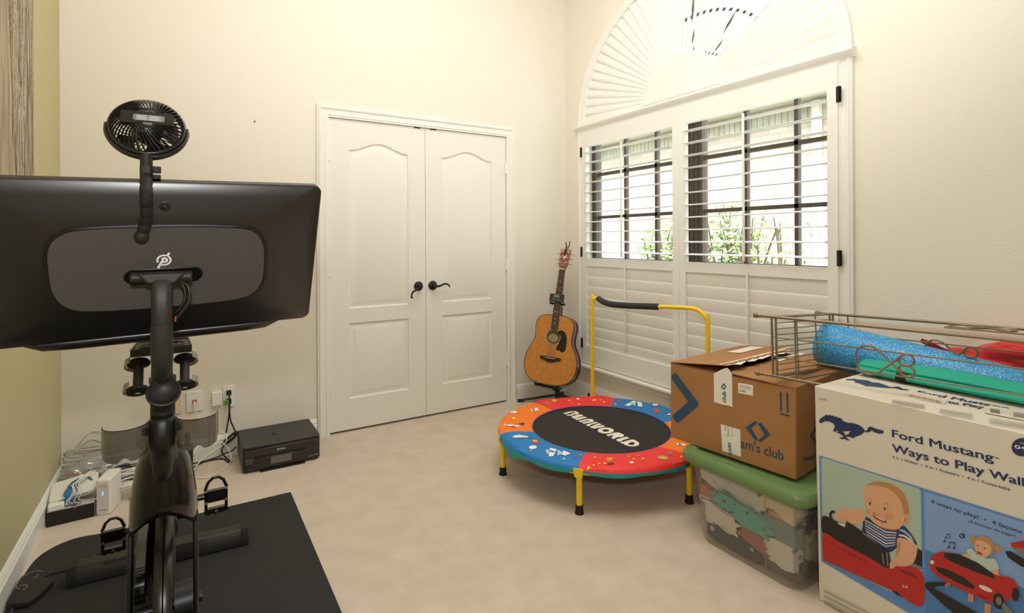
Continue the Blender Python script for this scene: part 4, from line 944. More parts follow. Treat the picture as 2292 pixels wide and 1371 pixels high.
m.face([Vector((a*.992, b*.992 + .002, .0005)) for a, b in outline], [[Vector((a, b, .0005)) for a, b, c in sh]]); m.build('top', topw, gt)
m = MB(G); m.tube([Vector((a, b, -.001)) for a, b in outline], .0028, 6, closed=True); m.tube([Vector((a, b, -th + .004)) for a, b in outline], .0024, 6, closed=True); m.build('binding', bindm, gt, smooth=60)
m = MB(G); m.lathe([(.0, -.055), (.050, -.055), (.051, 0), (.0, 0)][1:3], (0, .348, 0), (0, 0, 1), 36); 
m = MB(G); m.cyl((0, .348, .0006), (0, .348, .0010), .050, n=36); m.build('sound_hole', mat('hole_brown', '#4a3222', .8), gt)
m = MB(G); m.face([Vector((a*.75, b*.6 + .348*.4 - .008, .0013)) for a, b, c in sh]); m.build('inner_label', mat('label_tan', '#a08f6c', .7), gt)
m = MB(G)
for r_, mi in ((.054, 0), (.059, 1), (.063, 0)): m.tube([Vector((r_*math.cos(t), .348 + r_*math.sin(t), .0008)) for t in [2*math.pi*k/40 for k in range(40)]], .0016, 5, closed=True, mi=mi)
m.build('rosette', [mat('ros_light', '#d8c49a', .5), mat('ros_dark', '#4e3a26', .5)], gt)
pgd = spl([(.030, .385, 0), (.050, .402, 0), (.078, .396, 0), (.103, .360, 0), (.108, .300, 0), (.104, .262, 0), (.085, .245, 0), (.060, .255, 0), (.032, .258, 0), (.040, .285, 0), (.052, .315, 0), (.058, .345, 0), (.050, .370, 0)], 4, True)
m = MB(G); m.prism([Vector((p.x, p.y, .0012)) for p in pgd], G.to_3x3() @ Vector((0, 0, 0)) if False else (0, 0, .0012)); m.build('pickguard', mat('pickguard_black', '#17120f', .2, coat=.5), gt)
m = MB(G); m.prism([Vector((a, b, .001)) for a, b in ((-.080, .200), (.080, .200), (.080, .180), (.045, .172), (.018, .160), (-.018, .160), (-.045, .172), (-.080, .180))], (0, 0, .008)); br = m.build('bridge', ebony, gt, bevel=.002)
m = MB(G); m.box((-.037, .189, .009), (.037, .192, .013)); m.build('saddle', ivory, br)
m = MB(G)
for k in range(6): m.cyl((-.030 + k*.012, .178 - .0012*abs(k - 2.5), .009), (-.030 + k*.012, .178 - .0012*abs(k - 2.5), .012), .0024, n=8)
m.build('bridge_pins', ebony, br)
NUT = .862
m = MB(G); m.loft([[Vector((a*w, y, -d if b < 0 else .004)) for a, b in rrect(2, 2, .9, 4)] for y, w, d in ((.50, .028, .10), (.52, .0275, .035), (.60, .026, .022), (NUT, .0215, .018), (NUT + .02, .023, .018))]); m.build('neck', sidew, gt, smooth=50)
m = MB(G); m.loft([[Vector((-w, y, .003)), Vector((w, y, .003)), Vector((w, y, .009)), Vector((-w, y, .009))] for y, w in ((.404, .0285), (NUT, .0215))]); fbd = m.build('fretboard', ebony, gt)
m = MB(G); L = NUT - .190; fr_y = [NUT - L*(1 - 2**(-k/12)) for k in range(1, 20)]
for y in fr_y: w = .0215 + .007*(NUT - y)/.458; m.box((-w, y - .0008, .009), (w, y + .0008, .0101))
m.build('frets', steel, fbd)
m = MB(G)
fy_ = [NUT] + fr_y
for k in (3, 5, 7, 9, 15, 17): m.cyl((0, (fy_[k-1] + fy_[k])/2, .0092), (0, (fy_[k-1] + fy_[k])/2, .0098), .0036, n=10)
for s in (-.010, .010): m.cyl((s, (fy_[11] + fy_[12])/2, .0092), (s, (fy_[11] + fy_[12])/2, .0098), .0036, n=10)
m.build('inlays', ivory, fbd)
m = MB(G); m.box((-.022, NUT, .002), (.022, NUT + .006, .0125)); m.build('nut', ivory, gt)
m = MB(G)
for k in range(6): x = -.018 + k*.0072; m.tube([(x*1.55, .190, .0125), (x, NUT + .002, .0122), (x*1.3, NUT + .05, .008)], .00055 + .0001*(5-k), 4)
m.build('strings', mat('string_brass', '#b9a27a', .3, metal=.8), gt)
hd = Matrix.Translation((0, NUT + .004, 0)) @ Matrix.Rotation(math.radians(-12), 4, 'X')
m = MB(G @ hd); m.prism([Vector(p) for p in ((-.0225, 0, -.012), (.0225, 0, -.012), (.036, .035, -.012), (.040, .165, -.012), (.010, .160, -.012), (0, .168, -.012), (-.010, .160, -.012), (-.040, .165, -.012), (-.036, .035, -.012))], (0, 0, .015)); hs = m.build('headstock', headw, gt, bevel=.002)
m = MB(G @ hd); m.face([Vector(p) for p in ((0, .080, .0036), (.018, .112, .0036), (.012, .118, .0036), (0, .105, .0036), (-.012, .118, .0036), (-.018, .112, .0036))])
for s in (-1, 1): m.face([Vector(p) for p in ((s*.010, .150, .0036), (s*.030, .156, .0036), (s*.024, .144, .0036))])
m.build('head_inlay', ivory, hs)
for s in (-1, 1):
    for k in range(3):
        y = .050 + k*.042; m = MB(G @ hd); x = s*(.0235 + .002*k)
        m.cyl((x, y, .003), (x, y, .010), .0055, n=12); m.cyl((x, y, .010), (x, y, .018), .003, n=10)
        m.cyl((x, y, -.018), (s*.050, y, -.018), .003, n=8); m.ball((s*.057, y, -.018), .009, 6, (.9, .55, .9)); m.build('tuning_peg', steel, hs, smooth=50)
# capo
t = thing('capo', 'black spring capo clipped to the top of the guitar headstock', 'capo', G @ (hd @ Vector((0, .15, .02))))
m = MB(G @ hd); m.tube([(-.002, .105, .014), (0, .135, .018), (.002, .165, .016), (.006, .185, .012)], .0062, 8); m.tube(spl([(.002, .16, .012), (.0, .195, .014), (-.006, .212, .016), (-.012, .216, .016)], 4), .0045, 8); m.build('clamp_bar', black, t, smooth=50)
m = MB(G @ hd); m.tube(spl([(.004, .165, -.018), (.010, .20, -.016), (.014, .245, -.012)], 4), .0038, 8); m.tube([(.0, .11, -.020), (.004, .165, -.018)], .006, 8); m.build('handle', black, t, smooth=50)
# stand
st = thing('guitar_stand', 'black tubular tripod guitar stand under the acoustic guitar', 'guitar stand', (-.27, -.24, 0))
hub_ = Vector((-.268, -.235, .075)); sm = mat('stand_black', '#161514', .45)
back = gy.copy(); upb = hub_ + Vector((.0, 0, 0))
spine = [hub_ + Vector((0, 0, -.01)), hub_ + Vector((.0, .0, .10)), G @ Vector((0, .30, -th - .028)), G @ Vector((0, .575, -th + .005))]
m = MB(); m.tube(spine, [.0125, .0125, .010, .009], 12); m.build('pole', sm, st, smooth=50)
m = MB(); m.cyl(hub_ + Vector((0, 0, -.03)), hub_ + Vector((0, 0, .03)), .019, n=18); m.cyl(hub_ + Vector((.028, -.012, -.016)), hub_ + Vector((.044, -.018, -.016)), .014, n=14); m.build('hub', black, st, smooth=40)
lt = Z_(1160, 896, .012); lt.y = min(lt.y, -.030)
for tip in (lt, Vector((-.085, -.45, .012)), Vector((-.10, -.07, .012))):
    m = MB(); d = (tip - hub_); d.z = 0; d.normalize(); m.tube([hub_ + Vector((0, 0, -.012)), hub_ + d*.05 + Vector((0, 0, -.018)), tip], .0088, 10); lg_ = m.build('leg', sm, st, smooth=50)
    m = MB(); m.cyl(tip - d*.045 + Vector((0, 0, (hub_.z-.03)*.12)), tip + d*.004, .0115, n=12); m.build('rubber_foot', rubber, lg_)
lowc = G @ Vector((0, -.012, -.06))
m = MB()
m.tube([hub_ + Vector((0, 0, .02)), G @ Vector((-.0, -.020, -th - .01))], .011, 10)
for s in (-1, 1): m.tube(spl([G @ Vector(p) for p in ((0, -.022, -th - .012), (s*.06, -.020, -th - .010), (s*.085, -.014, -.06), (s*.09, -.012, .0), (s*.09, .004, .014))], 5), .0095, 10)
m.build('yoke', sm, st, smooth=50)
m = MB(); m.tube([G @ Vector((0, .575, -th + .005)), G @ Vector((0, .60, -.035))], .009, 10)
m.tube(spl([G @ Vector(p) for p in ((.055, .598, .016), (.045, .598, -.026), (0, .598, -.036), (-.045, .598, -.026), (-.055, .598, .016))], 5), .008, 10); m.build('neck_rest', sm, st, smooth=50)
# tuner on the neck rest
t = thing('guitar_tuner', 'small dark grey electronic tuner resting on the guitar neck', 'tuner', G @ Vector((0, .60, .03)))
m = MB(G); m.loft([[Vector((a - .004, b + .637, z)) for a, b in rrect(.112, .060, .006, 3)] for z in (.014, .034)]); bd = m.build('body', mat('tuner_grey', '#2c3033', .4), t, bevel=.003)
m = MB(G); m.box((-.026, .640, .0338), (.018, .660, .0350)); m.build('display', mat('lcd_olive', '#7c8464', .3), t)
m = MB(G)
for k, (a, b) in enumerate(((-.028, .628), (-.012, .623), (.004, .620), (.020, .622))): m.cyl((a, b, .034), (a, b, .0358), .0042, n=12)
m.build('button', mat('button_grey', '#9a9d9c', .35), t)

# ================================================================ TRAMPOLINE
TC = Vector((-.735, -1.265, 0)); TR = .565; TI = .372; TZ = .212
tr = thing('mini_trampoline', 'round childrens trampoline with colourful pad and yellow handlebar', 'trampoline', TC)
yel = mat('yellow_steel', '#f2cc1c', .3, coat=.3); teal = mat('skirt_teal', '#2ba0a0', .6, bump=.2, bscale=40)
tp = lambda r_, a, z: TC + Vector((r_*math.cos(a), r_*math.sin(a), z))
LEG = [math.radians(x) for x in (160, 219, 278, 338, 39, 99)]
for a in LEG:
    m = MB(); c = tp(.548, a, 0); m.cyl(c + Vector((0, 0, .03)), c + Vector((0, 0, TZ - .02)), .0145, n=18)
    o = m.build('leg', yel, tr, smooth=40)
    f = MB(); f.lathe([(0, 0), (.021, 0), (.020, .008), (.018, .012), (.0175, .040), (0, .040)], c, (0, 0, 1), 20); f.build('rubber_foot', rubber, o, smooth=40)
m = MB(); m.tube([tp(.548, 2*math.pi*k/72, TZ - .022) for k in range(72)], .013, 10, closed=True); m.build('ring_frame', yel, tr, smooth=60)
def seg(name, mt, a0, a1):
    m = MB(); n = 16; vs = []
    def ring(a):
        w = .004*math.sin(a*9) + .003*math.sin(a*17)
        return [tp(TI + .002, a, TZ - .006), tp(TI + .006, a, TZ + .002), tp((TI + TR)/2, a, TZ + .012 + w*.6), tp(TR - .03, a, TZ + .011 + w), tp(TR - .006, a, TZ + .002), tp(TR, a, TZ - .012), tp(TR - .01, a, TZ - .014), tp(TI + .01, a, TZ - .010)]
    m.loft([ring(a0 + (a1 - a0)*k/n) for k in range(n + 1)]); return m.build(name, mt, tr, smooth=50)
pr_ = mat('pad_red', '#ee3230', .55); pb_ = mat('pad_blue', '#1479c0', .55); po_ = mat('pad_orange', '#f47c14', .55)
A = LEG + [LEG[0] + 2*math.pi]; A[3] = LEG[3]; 
angs = [160, 219, 278, 338, 399, 459, 520]
for k, mt in enumerate((pb_, pr_, po_, pb_, pr_, po_)): seg('pad_section', mt, math.radians(angs[k]), math.radians(angs[k+1]))
m = MB(); n = 120; rings = []
for k in range(n):
    a = 2*math.pi*k/n; d = .021 + .004*math.sin(a*11) + .030*math.exp(-((math.degrees(a) - 176)/9)**2) - .008*math.exp(-((math.degrees(a) - 219)/4)**2)
    rings.append([tp(TR - .002, a, TZ - .010), tp(TR + .001, a, TZ - .010 - d*.5), tp(TR - .006, a, TZ - .012 - d), tp(TR - .009, a, TZ - .012 - d), tp(TR - .004, a, TZ - .010 - d*.5), tp(TR - .006, a, TZ - .010)])
m.loft(rings, False, True); m.build('skirt', teal, tr, smooth=60)
for a in LEG:
    m = MB(); e = Vector((-math.sin(a), math.cos(a), 0)); r3 = Vector((math.cos(a), math.sin(a), 0)); c = tp(TR, a, 0)
    m.prism([c + e*s*w + r3*.0015 + Vector((0, 0, z)) for s, w, z in ((-1, .024, TZ + .000), (1, .024, TZ + .000), (1, .018, TZ - .042), (-1, .018, TZ - .042))], r3*.004); m.build('leg_bracket', yel, tr, bevel=.002)
m = MB(); m.cyl(TC + Vector((0, 0, TZ - .010)), TC + Vector((0, 0, TZ - .004)), TI + .012, n=80); mt_ = m.build('jumping_mat', mat('mat_black', '#1f1b17', .7, bump=.4, bscale=700), tr)
m = MB(); m.tube([tp(TI + .001, 2*math.pi*k/80, TZ - .002) for k in range(80)], .003, 6, closed=True); m.build('piping', mat('piping_purple', '#4a4a9c', .5), tr, smooth=60)
# handle bar
az0, az1 = math.radians(54), math.radians(-38); p0 = tp(.575, az0, 0); p1 = tp(.575, az1, 0); e = (p1 - p0).normalized(); nrm = Vector((-e.y, e.x, 0));  nrm = nrm if nrm.dot(TC - p0) > 0 else -nrm
wd = (p1 - p0).length; H = .862
hb = lambda s, z, o=0: p0 + e*s + nrm*o + Vector((0, 0, z))
path = [hb(0, .10), hb(0, H - .045), hb(.004, H - .022), hb(.018, H - .006), hb(.045, H, .0)]
path2 = [hb(.25, H - .012, .11), hb(wd*.62, H - .004, .08), hb(wd - .20, H, .04), hb(wd - .085, H, .006), hb(wd - .035, H - .018, 0), hb(wd - .008, H - .05, 0), hb(wd, H - .09), hb(wd, .10)]
HP = spl(path + path2, 6)
m = MB(); m.tube(HP, .0125, 14); m.build('handlebar', yel, tr, smooth=60)
m = MB(); m.tube(HP[25:39], .0185, 14); m.build('foam_grip', mat('foam_black', '#2b2a28', .75), tr, smooth=60)
m = MB()
for q in (p0, p1):
    for s in (-.035, .035): m.cyl(q + Vector((0, 0, TZ - .02)) + e*s, q + Vector((0, 0, TZ + .013)) + e*s, .007, n=10)
m.build('bolt_cap', black, tr)
# printed name on the mat, traced on the mat surface
MZ = lambda u, v: Z_(u, v, TZ - .004)
q1 = lambda L: [(1240 + a/10.914, 900 + b/10.914) for a, b in L]
m = MB(); up_ = (0, 0, 1)
for L, hs_ in (([(232,265),(395,222),(430,250),(265,297)], ()), ([(385,224),(530,220),(598,252),(610,282),(560,303),(480,300),(440,278),(470,262),(505,277),(525,262),(490,247),(420,246)], ()), ([(300,312),(335,300),(395,306),(420,285),(480,298),(460,322),(400,335),(340,330)], ()),
              ([(625,300),(660,298),(720,330),(545,382),(475,396),(425,365),(445,342),(620,303)], ()), ([(735,350),(825,376),(560,438),(492,405)], ()),
              ([(590,460),(820,408),(890,408),(880,430),(655,488)], ()), ([(675,500),(855,458),(868,442),(840,430),(880,408),(930,414),(980,450),(960,478),(737,528)], ()),
              ([(780,548),(1020,480),(1088,498),(880,560),(895,590),(800,578)], ()), ([(885,600),(1095,514),(1168,542),(975,598),(1010,612),(960,640),(900,625)], ()), ([(975,600),(1185,560),(1260,592),(1060,635),(985,645),(930,632)], ()),
              (ell(1265, 693, 198, 72), (ell(1262, 692, 82, 30),)),
              ([(1270,800),(1485,742),(1575,738),(1700,790),(1714,825),(1665,850),(1545,858),(1462,902),(1383,865),(1450,838),(1425,805),(1330,834)], ()),
              ([(1770,842),(1850,880),(1665,932),(1655,960),(1580,964),(1520,930),(1532,905)], ()),
              ([(1605,990),(1900,910),(1960,918),(2060,972),(2085,1020),(2055,1062),(1960,1082),(1830,1075),(1705,1035),(1720,1012),(1680,1018)], ([(1790,1022),(1900,972),(1958,985),(1975,1020),(1925,1046),(1850,1042)],))):
    poly_px(m, q1(L), MZ, up_, .0015, 0, [q1(h_) for h_ in hs_])
m.build('mat_lettering', mat('letter_cream', '#ece4d4', .6), tr, fix=False)
# small printed toys on the pad
def PZ(u, v):
    p = Z_(u, v, TZ + .011); q = p - TC; r_ = math.hypot(q.x, q.y); a = math.atan2(q.y, q.x); w = .004*math.sin(a*9) + .003*math.sin(a*17); md = (TI + TR)/2
    S_ = [(TI + .002, -.006), (TI + .006, .002), (md, .012 + .6*w), (TR - .03, .011 + w), (TR - .006, .002), (TR, -.012)]
    z = S_[0][1]
    for (r0, z0), (r1, z1) in zip(S_, S_[1:]):
        if r0 <= r_ <= r1: z = z0 + (z1 - z0)*(r_ - r0)/(r1 - r0)
    return Vector((p.x, p.y, TZ + z + .0006))
q2 = lambda L: [(1100 + a/4.728, 880 + b/4.728) for a, b in L]
cols = ['#f3efe6', '#f0c93a', '#d94a35', '#3d3a4a', '#8fc24a', '#c9b46a', '#8c8a86', '#f4a13a', '#a9cfe6', '#6fb7d6']
M2 = [mat('pad_print_%d' % i, c, .55) for i, c in enumerate(cols)]; m = MB()
def E2(x, y, rx, ry, c, rot_=0): poly_px(m, q2(ell(x, y, rx*.85, ry*.8, 14, rot_)), PZ, up_, .0012 + .0004*E2.n, c); E2.n = (E2.n + 1) % 4
E2.n = 0
def P2(L, c): poly_px(m, q2(L), PZ, up_, .002, c)
for x, y, rx, ry, c in ((468,506,44,26,2),(462,500,30,12,1),(440,566,50,24,0),(445,560,20,10,8),(418,600,20,10,7),(940,655,26,14,4),(893,680,18,14,2),(770,704,20,10,8),
    (236,270,22,12,1),(232,200,50,24,0),(372,248,20,10,7),(200,338,48,14,0),(262,346,44,14,0),(232,352,26,14,2),(350,145,14,6,1),(320,318,30,8,3),
    (590,112,24,10,6),(665,82,36,20,5),(822,76,18,7,1),(852,98,14,6,7),(916,60,20,10,0),(928,102,16,6,1),(1085,74,34,10,7),(1150,76,12,6,1),(1190,88,14,6,1),
    (1096,670,22,10,1),(1150,682,16,7,7),(1250,690,48,9,1),(1250,706,44,9,7),(1262,742,44,10,3),(1452,665,22,8,1),(1505,702,18,8,1),(1603,698,20,9,1),(1560,660,24,7,7),(1484,738,28,16,0),(1484,742,16,9,8),(1815,680,66,28,5),(1830,690,36,12,1),(1890,634,30,12,6),(2010,665,18,12,7),
    (1312,105,20,9,4),(1350,85,16,12,2),(1732,132,36,14,0),(1748,184,38,20,2),(1748,180,26,10,1),(1868,218,44,10,0),(1850,212,24,10,3)): E2(x, y, rx, ry, c)
for L, c in (([(620,575),(690,590),(655,668),(605,672)],0), ([(700,590),(760,640),(700,665)],8), ([(765,600),(840,640),(780,668),(730,650)],0), ([(565,605),(615,600),(600,660)],8),
    ([(1410,118),(1500,80),(1540,92),(1450,130)],0), ([(1545,85),(1590,100),(1600,140),(1550,135)],0), ([(1480,110),(1530,96),(1520,132)],8),
    ([(218,470),(250,452),(300,450),(390,458),(420,470),(350,480),(250,485)],0), ([(380,455),(420,465),(400,475)],3), ([(300,440),(320,470),(260,478)],0),
    ([(410,170),(490,150),(500,175),(440,190)],0), ([(430,168),(450,160),(460,184),(448,188)],2), ([(1950,520),(2060,545),(2050,565),(1960,548)],0), ([(1975,528),(2000,532),(2010,560),(1990,556)],2),
    ([(1010,785),(1022,760),(1050,768)],1), ([(1065,760),(1080,738),(1100,752)],1), ([(1125,742),(1140,722),(1158,740)],1), ([(1185,742),(1195,722),(1220,740)],1), ([(140,310),(160,340),(130,335)],0), ([(272,320),(350,300),(340,335),(320,318)],3)): P2(L, c)
m.build('pad_prints', M2, tr, fix=False)

# ================================================================ STORAGE BIN with clothes
bn = thing('storage_bin', 'clear plastic storage bin with green lid, full of clothes', 'storage bin', (-.58, -2.22, 0))
clear = thinmat('bin_plastic', '#efece6', .10, .10, .25); green = mat('lid_green', '#688450', .42)
BXc, BYc = -.590, -2.222
def rrp(x0, x1, y0, y1, r, z, n=7): return [Vector(((x0+x1)/2 + a, (y0+y1)/2 + b, z)) for a, b in rrect(x1-x0, y1-y0, r, n)]
m = MB()
def foot(ring, k):
    return [Vector((p.x, p.y, p.z + k*(max(0, math.sin(math.pi*min(1, max(0, (p.y + 2.36)/.26)))) if p.x < -.80 else 0))) for p in ring]
m.loft([foot(rrp(-.862, -.300, -2.452, -2.030, .055, .003), .012), foot(rrp(-.866, -.296, -2.456, -2.024, .055, .020), .008), rrp(-.874, -.288, -2.466, -1.990, .050, .30), rrp(-.886, -.276, -2.478, -1.976, .050, .305), rrp(-.886, -.276, -2.478, -1.976, .050, .322)], False)
m.face(list(reversed(rrp(-.862, -.300, -2.452, -2.030, .055, .0035))))
m.build('bin_body', clear, bn, smooth=50)
m = MB(); m.tube([(-.8745, -2.335, .30), (-.868, -2.335, .03)], .0022, 6); m.tube([(-.87, -2.04, .29), (-.864, -2.06, .03)], .0018, 6); m.build('bin_rib', clear, bn)
m = MB()
m.loft([rrp(-.902, -.262, -2.494, -1.955, .060, .316), rrp(-.906, -.258, -2.498, -1.950, .062, .322), rrp(-.906, -.258, -2.498, -1.950, .062, .345), rrp(-.898, -.266, -2.490, -1.958, .058, .358), rrp(-.880, -.284, -2.472, -1.976, .050, .363), rrp(-.862, -.300, -2.455, -1.995, .045, .362), rrp(-.852, -.310, -2.445, -2.005, .040, .352)])
lid = m.build('bin_lid', green, bn, smooth=35)
m = MB()
for x in (-.866,): m.tube([(x, -2.06, .3625), (x, -2.16, .3645), (x, -2.26, .3625)], [.002, .007, .002], 8, flat=.5, side=(1, 0, 0))
m.build('lid_ridge', green, lid, bevel=.003)

def pat(name, c1, c2, kind, sc):
    m_ = mat(name, c1, .9, sheen=.3); t = m_.node_tree; tc = t.nodes.new('ShaderNodeTexCoord'); b = t.nodes['Principled BSDF']
    r = t.nodes.new('ShaderNodeValToRGB'); r.color_ramp.interpolation = 'CONSTANT'
    if kind == 'stripe': n = t.nodes.new('ShaderNodeTexWave'); n.inputs['Scale'].default_value = sc; n.inputs['Distortion'].default_value = 1.5; out = n.outputs['Fac']; e = .5
    elif kind == 'dots': n = t.nodes.new('ShaderNodeTexVoronoi'); n.inputs['Scale'].default_value = sc; out = n.outputs['Distance']; e = .24
    else: n = t.nodes.new('ShaderNodeTexNoise'); n.inputs['Scale'].default_value = sc; out = n.outputs['Fac']; e = .52; r.color_ramp.interpolation = 'EASE'
    t.links.new(tc.outputs['Object'], n.inputs['Vector']); r.color_ramp.elements[0].color = lin(c2); r.color_ramp.elements[1].position = e; r.color_ramp.elements[1].color = lin(c1)
    t.links.new(out, r.inputs[0]); t.links.new(r.outputs[0], b.inputs['Base Color']); return m_
def garment(lab, cu, cv, hu, hv, x, mt, rot_=0, dep=.05, seed=0, side=False, lay_=0):
    """crumpled folded cloth behind the bin wall, centred on pixel (cu, cv) of the inner front (or right) wall"""
    c = Y_(cu, cv, x) if side else X_(cu, cv, x); d = (c - CP).dot(FW); sx = hu / FPX * d * (1.2 if side else 1.35); sz = hv / FPX * d * 1.22; c = c + (Vector((0, -.01, 0)) if side else Vector((-.022, 0, 0)))
    m = MB(); n = 26; rings = []; R3 = Matrix.Rotation(rot_ if side else -rot_*.3, 3, 'Y' if side else 'X')
    for i in range(1, n):
        th = math.pi*i/n; ring = []
        for k in range(2*n):
            a = math.pi*k/n; dd = Vector((math.sin(th)*math.cos(a), math.sin(th)*math.sin(a), math.cos(th)))
            f = 1 + .16*noise.noise(dd*1.9 + Vector((seed, 1, 2))) + .10*math.sin(9*dd.z + 5*noise.noise(dd*1.5 + Vector((seed, 5, 0)))) + .05*abs(noise.noise(dd*6 + Vector((0, seed, 0))))
            sg = lambda q, e=.72: math.copysign(abs(q)**e, q)
            v = (Vector((sg(dd.x)*sx, sg(dd.y)*dep, sg(dd.z)*sz)) if side else Vector((sg(dd.x)*dep, sg(dd.y)*sx, sg(dd.z)*sz))) * f
            p = c + R3 @ v
            p.x = min(max(p.x, -.856 + (lay_*.0065 if not side else .004)), -.31); p.y = min(max(p.y, -2.447 + (lay_*.005 if side else .016)), -2.050 if p.z < .15 else -2.015); p.z = min(max(p.z, .012), .312); ring.append(p)
        rings.append(ring)
    m.loft(rings); t = thing('folded_garment', lab, 'clothing', (c.x, c.y, .012), 'folded clothes in the clear bin'); m.build('fabric', mt, t, smooth=60)
zb = lambda a, b: (1500 + a/3.337, 960 + b/3.337)
G_ = [('white garment with grey print, topmost in the clear bin', (450, 400), 72, 22, -.81, pat('c_white', '#d9d5cc', '#8c8d88', 'noise', 26), -.48, .05),
 ('coral red garment at the left end of the clear bin', (265, 460), 30, 17, -.80, pat('c_coral', '#c5654a', '#b25740', 'noise', 14), -.45, .05),
 ('teal garment with small black print inside the clear bin', (560, 610), 55, 17, -.822, pat('c_teal', '#3fa695', '#1c2f2f', 'dots', 34), -.62, .04),
 ('black and white striped garment inside the clear bin', (400, 640), 38, 17, -.82, pat('c_stripe', '#d8d2c4', '#2b2725', 'stripe', 22), -.55, .05),
 ('black garment with white flecks inside the clear bin', (450, 770), 60, 26, -.81, pat('c_black', '#2a2726', '#b9b4aa', 'dots', 22), -.45, .05),
 ('grey tie dyed cloth at the bottom of the clear bin', (520, 930), 80, 24, -.80, pat('c_tie', '#8b93a0', '#c9cac6', 'noise', 17), -.50, .06),
 ('rust red garment low in the clear bin', (720, 820), 42, 22, -.82, pat('c_rust', '#a5503c', '#8e4433', 'noise', 10), -.55, .05),
 ('cream cloth folded under the lid at the bin corner', (960, 540), 52, 34, -.80, pat('c_cream', '#d6c4a2', '#c2ae8b', 'noise', 8), -.25, .06),
 ('grey green folded shorts near the bin corner', (900, 770), 42, 22, -.815, pat('c_sage', '#6f8a82', '#617a73', 'noise', 8), -.10, .05),
 ('mustard yellow garment strip near the bin corner', (905, 665), 28, 9, -.80, pat('c_must', '#c9963f', '#b8842f', 'noise', 8), -.20, .05),
 ('white garment with grey marks low at the bin corner', (900, 935), 34, 22, -.815, pat('c_mark', '#d4d0c6', '#7c8088', 'dots', 12), -.50, .05),
 ('brown cloth at the bottom corner of the clear bin', (960, 1080), 62, 26, -.79, pat('c_brown', '#6b5545', '#5b4638', 'noise', 10), -.30, .08),
 ('white patterned garment at left above the black one', (330, 580), 26, 20, -.80, pat('c_dot', '#dcd6c8', '#3a3735', 'dots', 36), -.5, .05)]
for i, (lab, c, hu, hv, x, mt, ro_, dp) in enumerate(G_): garment(lab, *zb(*c), hu, hv, x, mt, ro_, dp, i*3.1, False, (4, 3, 0, 1, 3, 5, 1, 0, 1, 2, 0, 5, 2)[i])
garment('navy cloth behind the cream one at the bin end', *zb(1040, 700), 34, 24, -2.40, pat('c_navy', '#22242c', '#343843', 'noise', 8), .1, .04, 41, True, 2)
garment('beige cloth pressed against the end wall of the bin', *zb(1060, 850), 34, 26, -2.42, pat('c_beige', '#b7a78e', '#8d7d66', 'noise', 9), .1, .03, 45, True, 0)
m = MB(); m.loft([rrp(-.815, -.34, -2.42, -2.05, .05, z) for z in (.013, .16, .31)]); t = thing('folded_garment', 'dark mixed cloth filling the middle of the clear bin', 'clothing', (-.56, -2.2, .012), 'folded clothes in the clear bin'); o = m.build('fabric', mat('c_dark', '#7d766c', .95, var='#9a9286', vscale=9), t, smooth=50)

# ================================================================ CARDBOARD BOX on the bin
card = mat('cardboard', '#a97848', .8, var='#a17040', vscale=5, bump=.08, bscale=60); cardt = mat('cardboard_edge', '#8a5a30', .85)
cb_ = thing('cardboard_box', 'open brown cardboard box with blue chevron logo on bin', 'cardboard box', (-.55, -2.1, .366))
F0 = Vector((-.848, -1.868, .366)); F1 = Vector((-.792, -2.404, .366)); HB = .330
ex_ = (F1 - F0); LB = ex_.length; ex_.normalize(); ey_ = Vector((-ex_.y, ex_.x, 0)); ey_ = ey_ if ey_.x > 0 else -ey_; ez_ = Vector((0, 0, 1)); DB = .60
bp_ = lambda s, d, z: F0 + ex_*s + ey_*d + ez_*z
m = MB(); tw = .005
def wall(a, b, c, d, mm): mm.loft([[bp_(*p) for p in q] for q in ((a, b, c, d),)]) 
def slab(mm, s0, s1, d0, d1, z0, z1): mm.add([bp_(s, d, z) for z in (z0, z1) for s, d in ((s0, d0), (s1, d0), (s1, d1), (s0, d1))], [(0,3,2,1),(4,5,6,7),(0,1,5,4),(1,2,6,5),(2,3,7,6),(3,0,4,7)])
slab(m, 0, LB, 0, tw, 0, HB); slab(m, 0, LB, DB - tw, DB, 0, HB); slab(m, 0, tw, tw, DB - tw, 0, HB); slab(m, LB - tw, LB, tw, DB - tw, 0, HB); slab(m, 0, LB, 0, DB, -.001, .004)
m.build('carton', card, cb_, bevel=.002)
m = MB(); slab(m, tw, LB - tw, .0, .20, HB - .004, HB); slab(m, tw, LB - tw, DB - .2, DB, HB - .004, HB); m.build('inner_flap', cardt, cb_)
m = MB(); up1 = .034; w_ = LB*.495
m.add([bp_(0, 0, HB), bp_(w_, 0.0, HB + up1), bp_(w_, DB, HB + up1*.8), bp_(0, DB, HB), bp_(0, 0, HB + .004), bp_(w_, 0.0, HB + up1 + .004), bp_(w_, DB, HB + up1*.8 + .004), bp_(0, DB, HB + .004)], [(0,3,2,1),(4,5,6,7),(0,1,5,4),(1,2,6,5),(2,3,7,6),(3,0,4,7)]); fl_ = m.build('left_flap', card, cb_)
m = MB(); m.add([bp_(LB, 0, HB + .0), bp_(LB - w_, 0, HB + .006), bp_(LB - w_, DB, HB + .006), bp_(LB, DB, HB), bp_(LB, 0, HB + .004), bp_(LB - w_, 0, HB + .010), bp_(LB - w_, DB, HB + .010), bp_(LB, DB, HB + .004)], [(0,1,2,3),(4,7,6,5),(0,4,5,1),(1,5,6,2),(2,6,7,3),(3,7,4,0)]); fr_ = m.build('right_flap', card, cb_)
for o in (fl_, fr_): o.name = 'flap'
m = MB(); R = random.Random(4); e0 = lambda d, s, k: bp_(w_ - s, d, HB + up1*(1 - .2*d/DB)*(w_ - s)/w_ + .0046 + k)
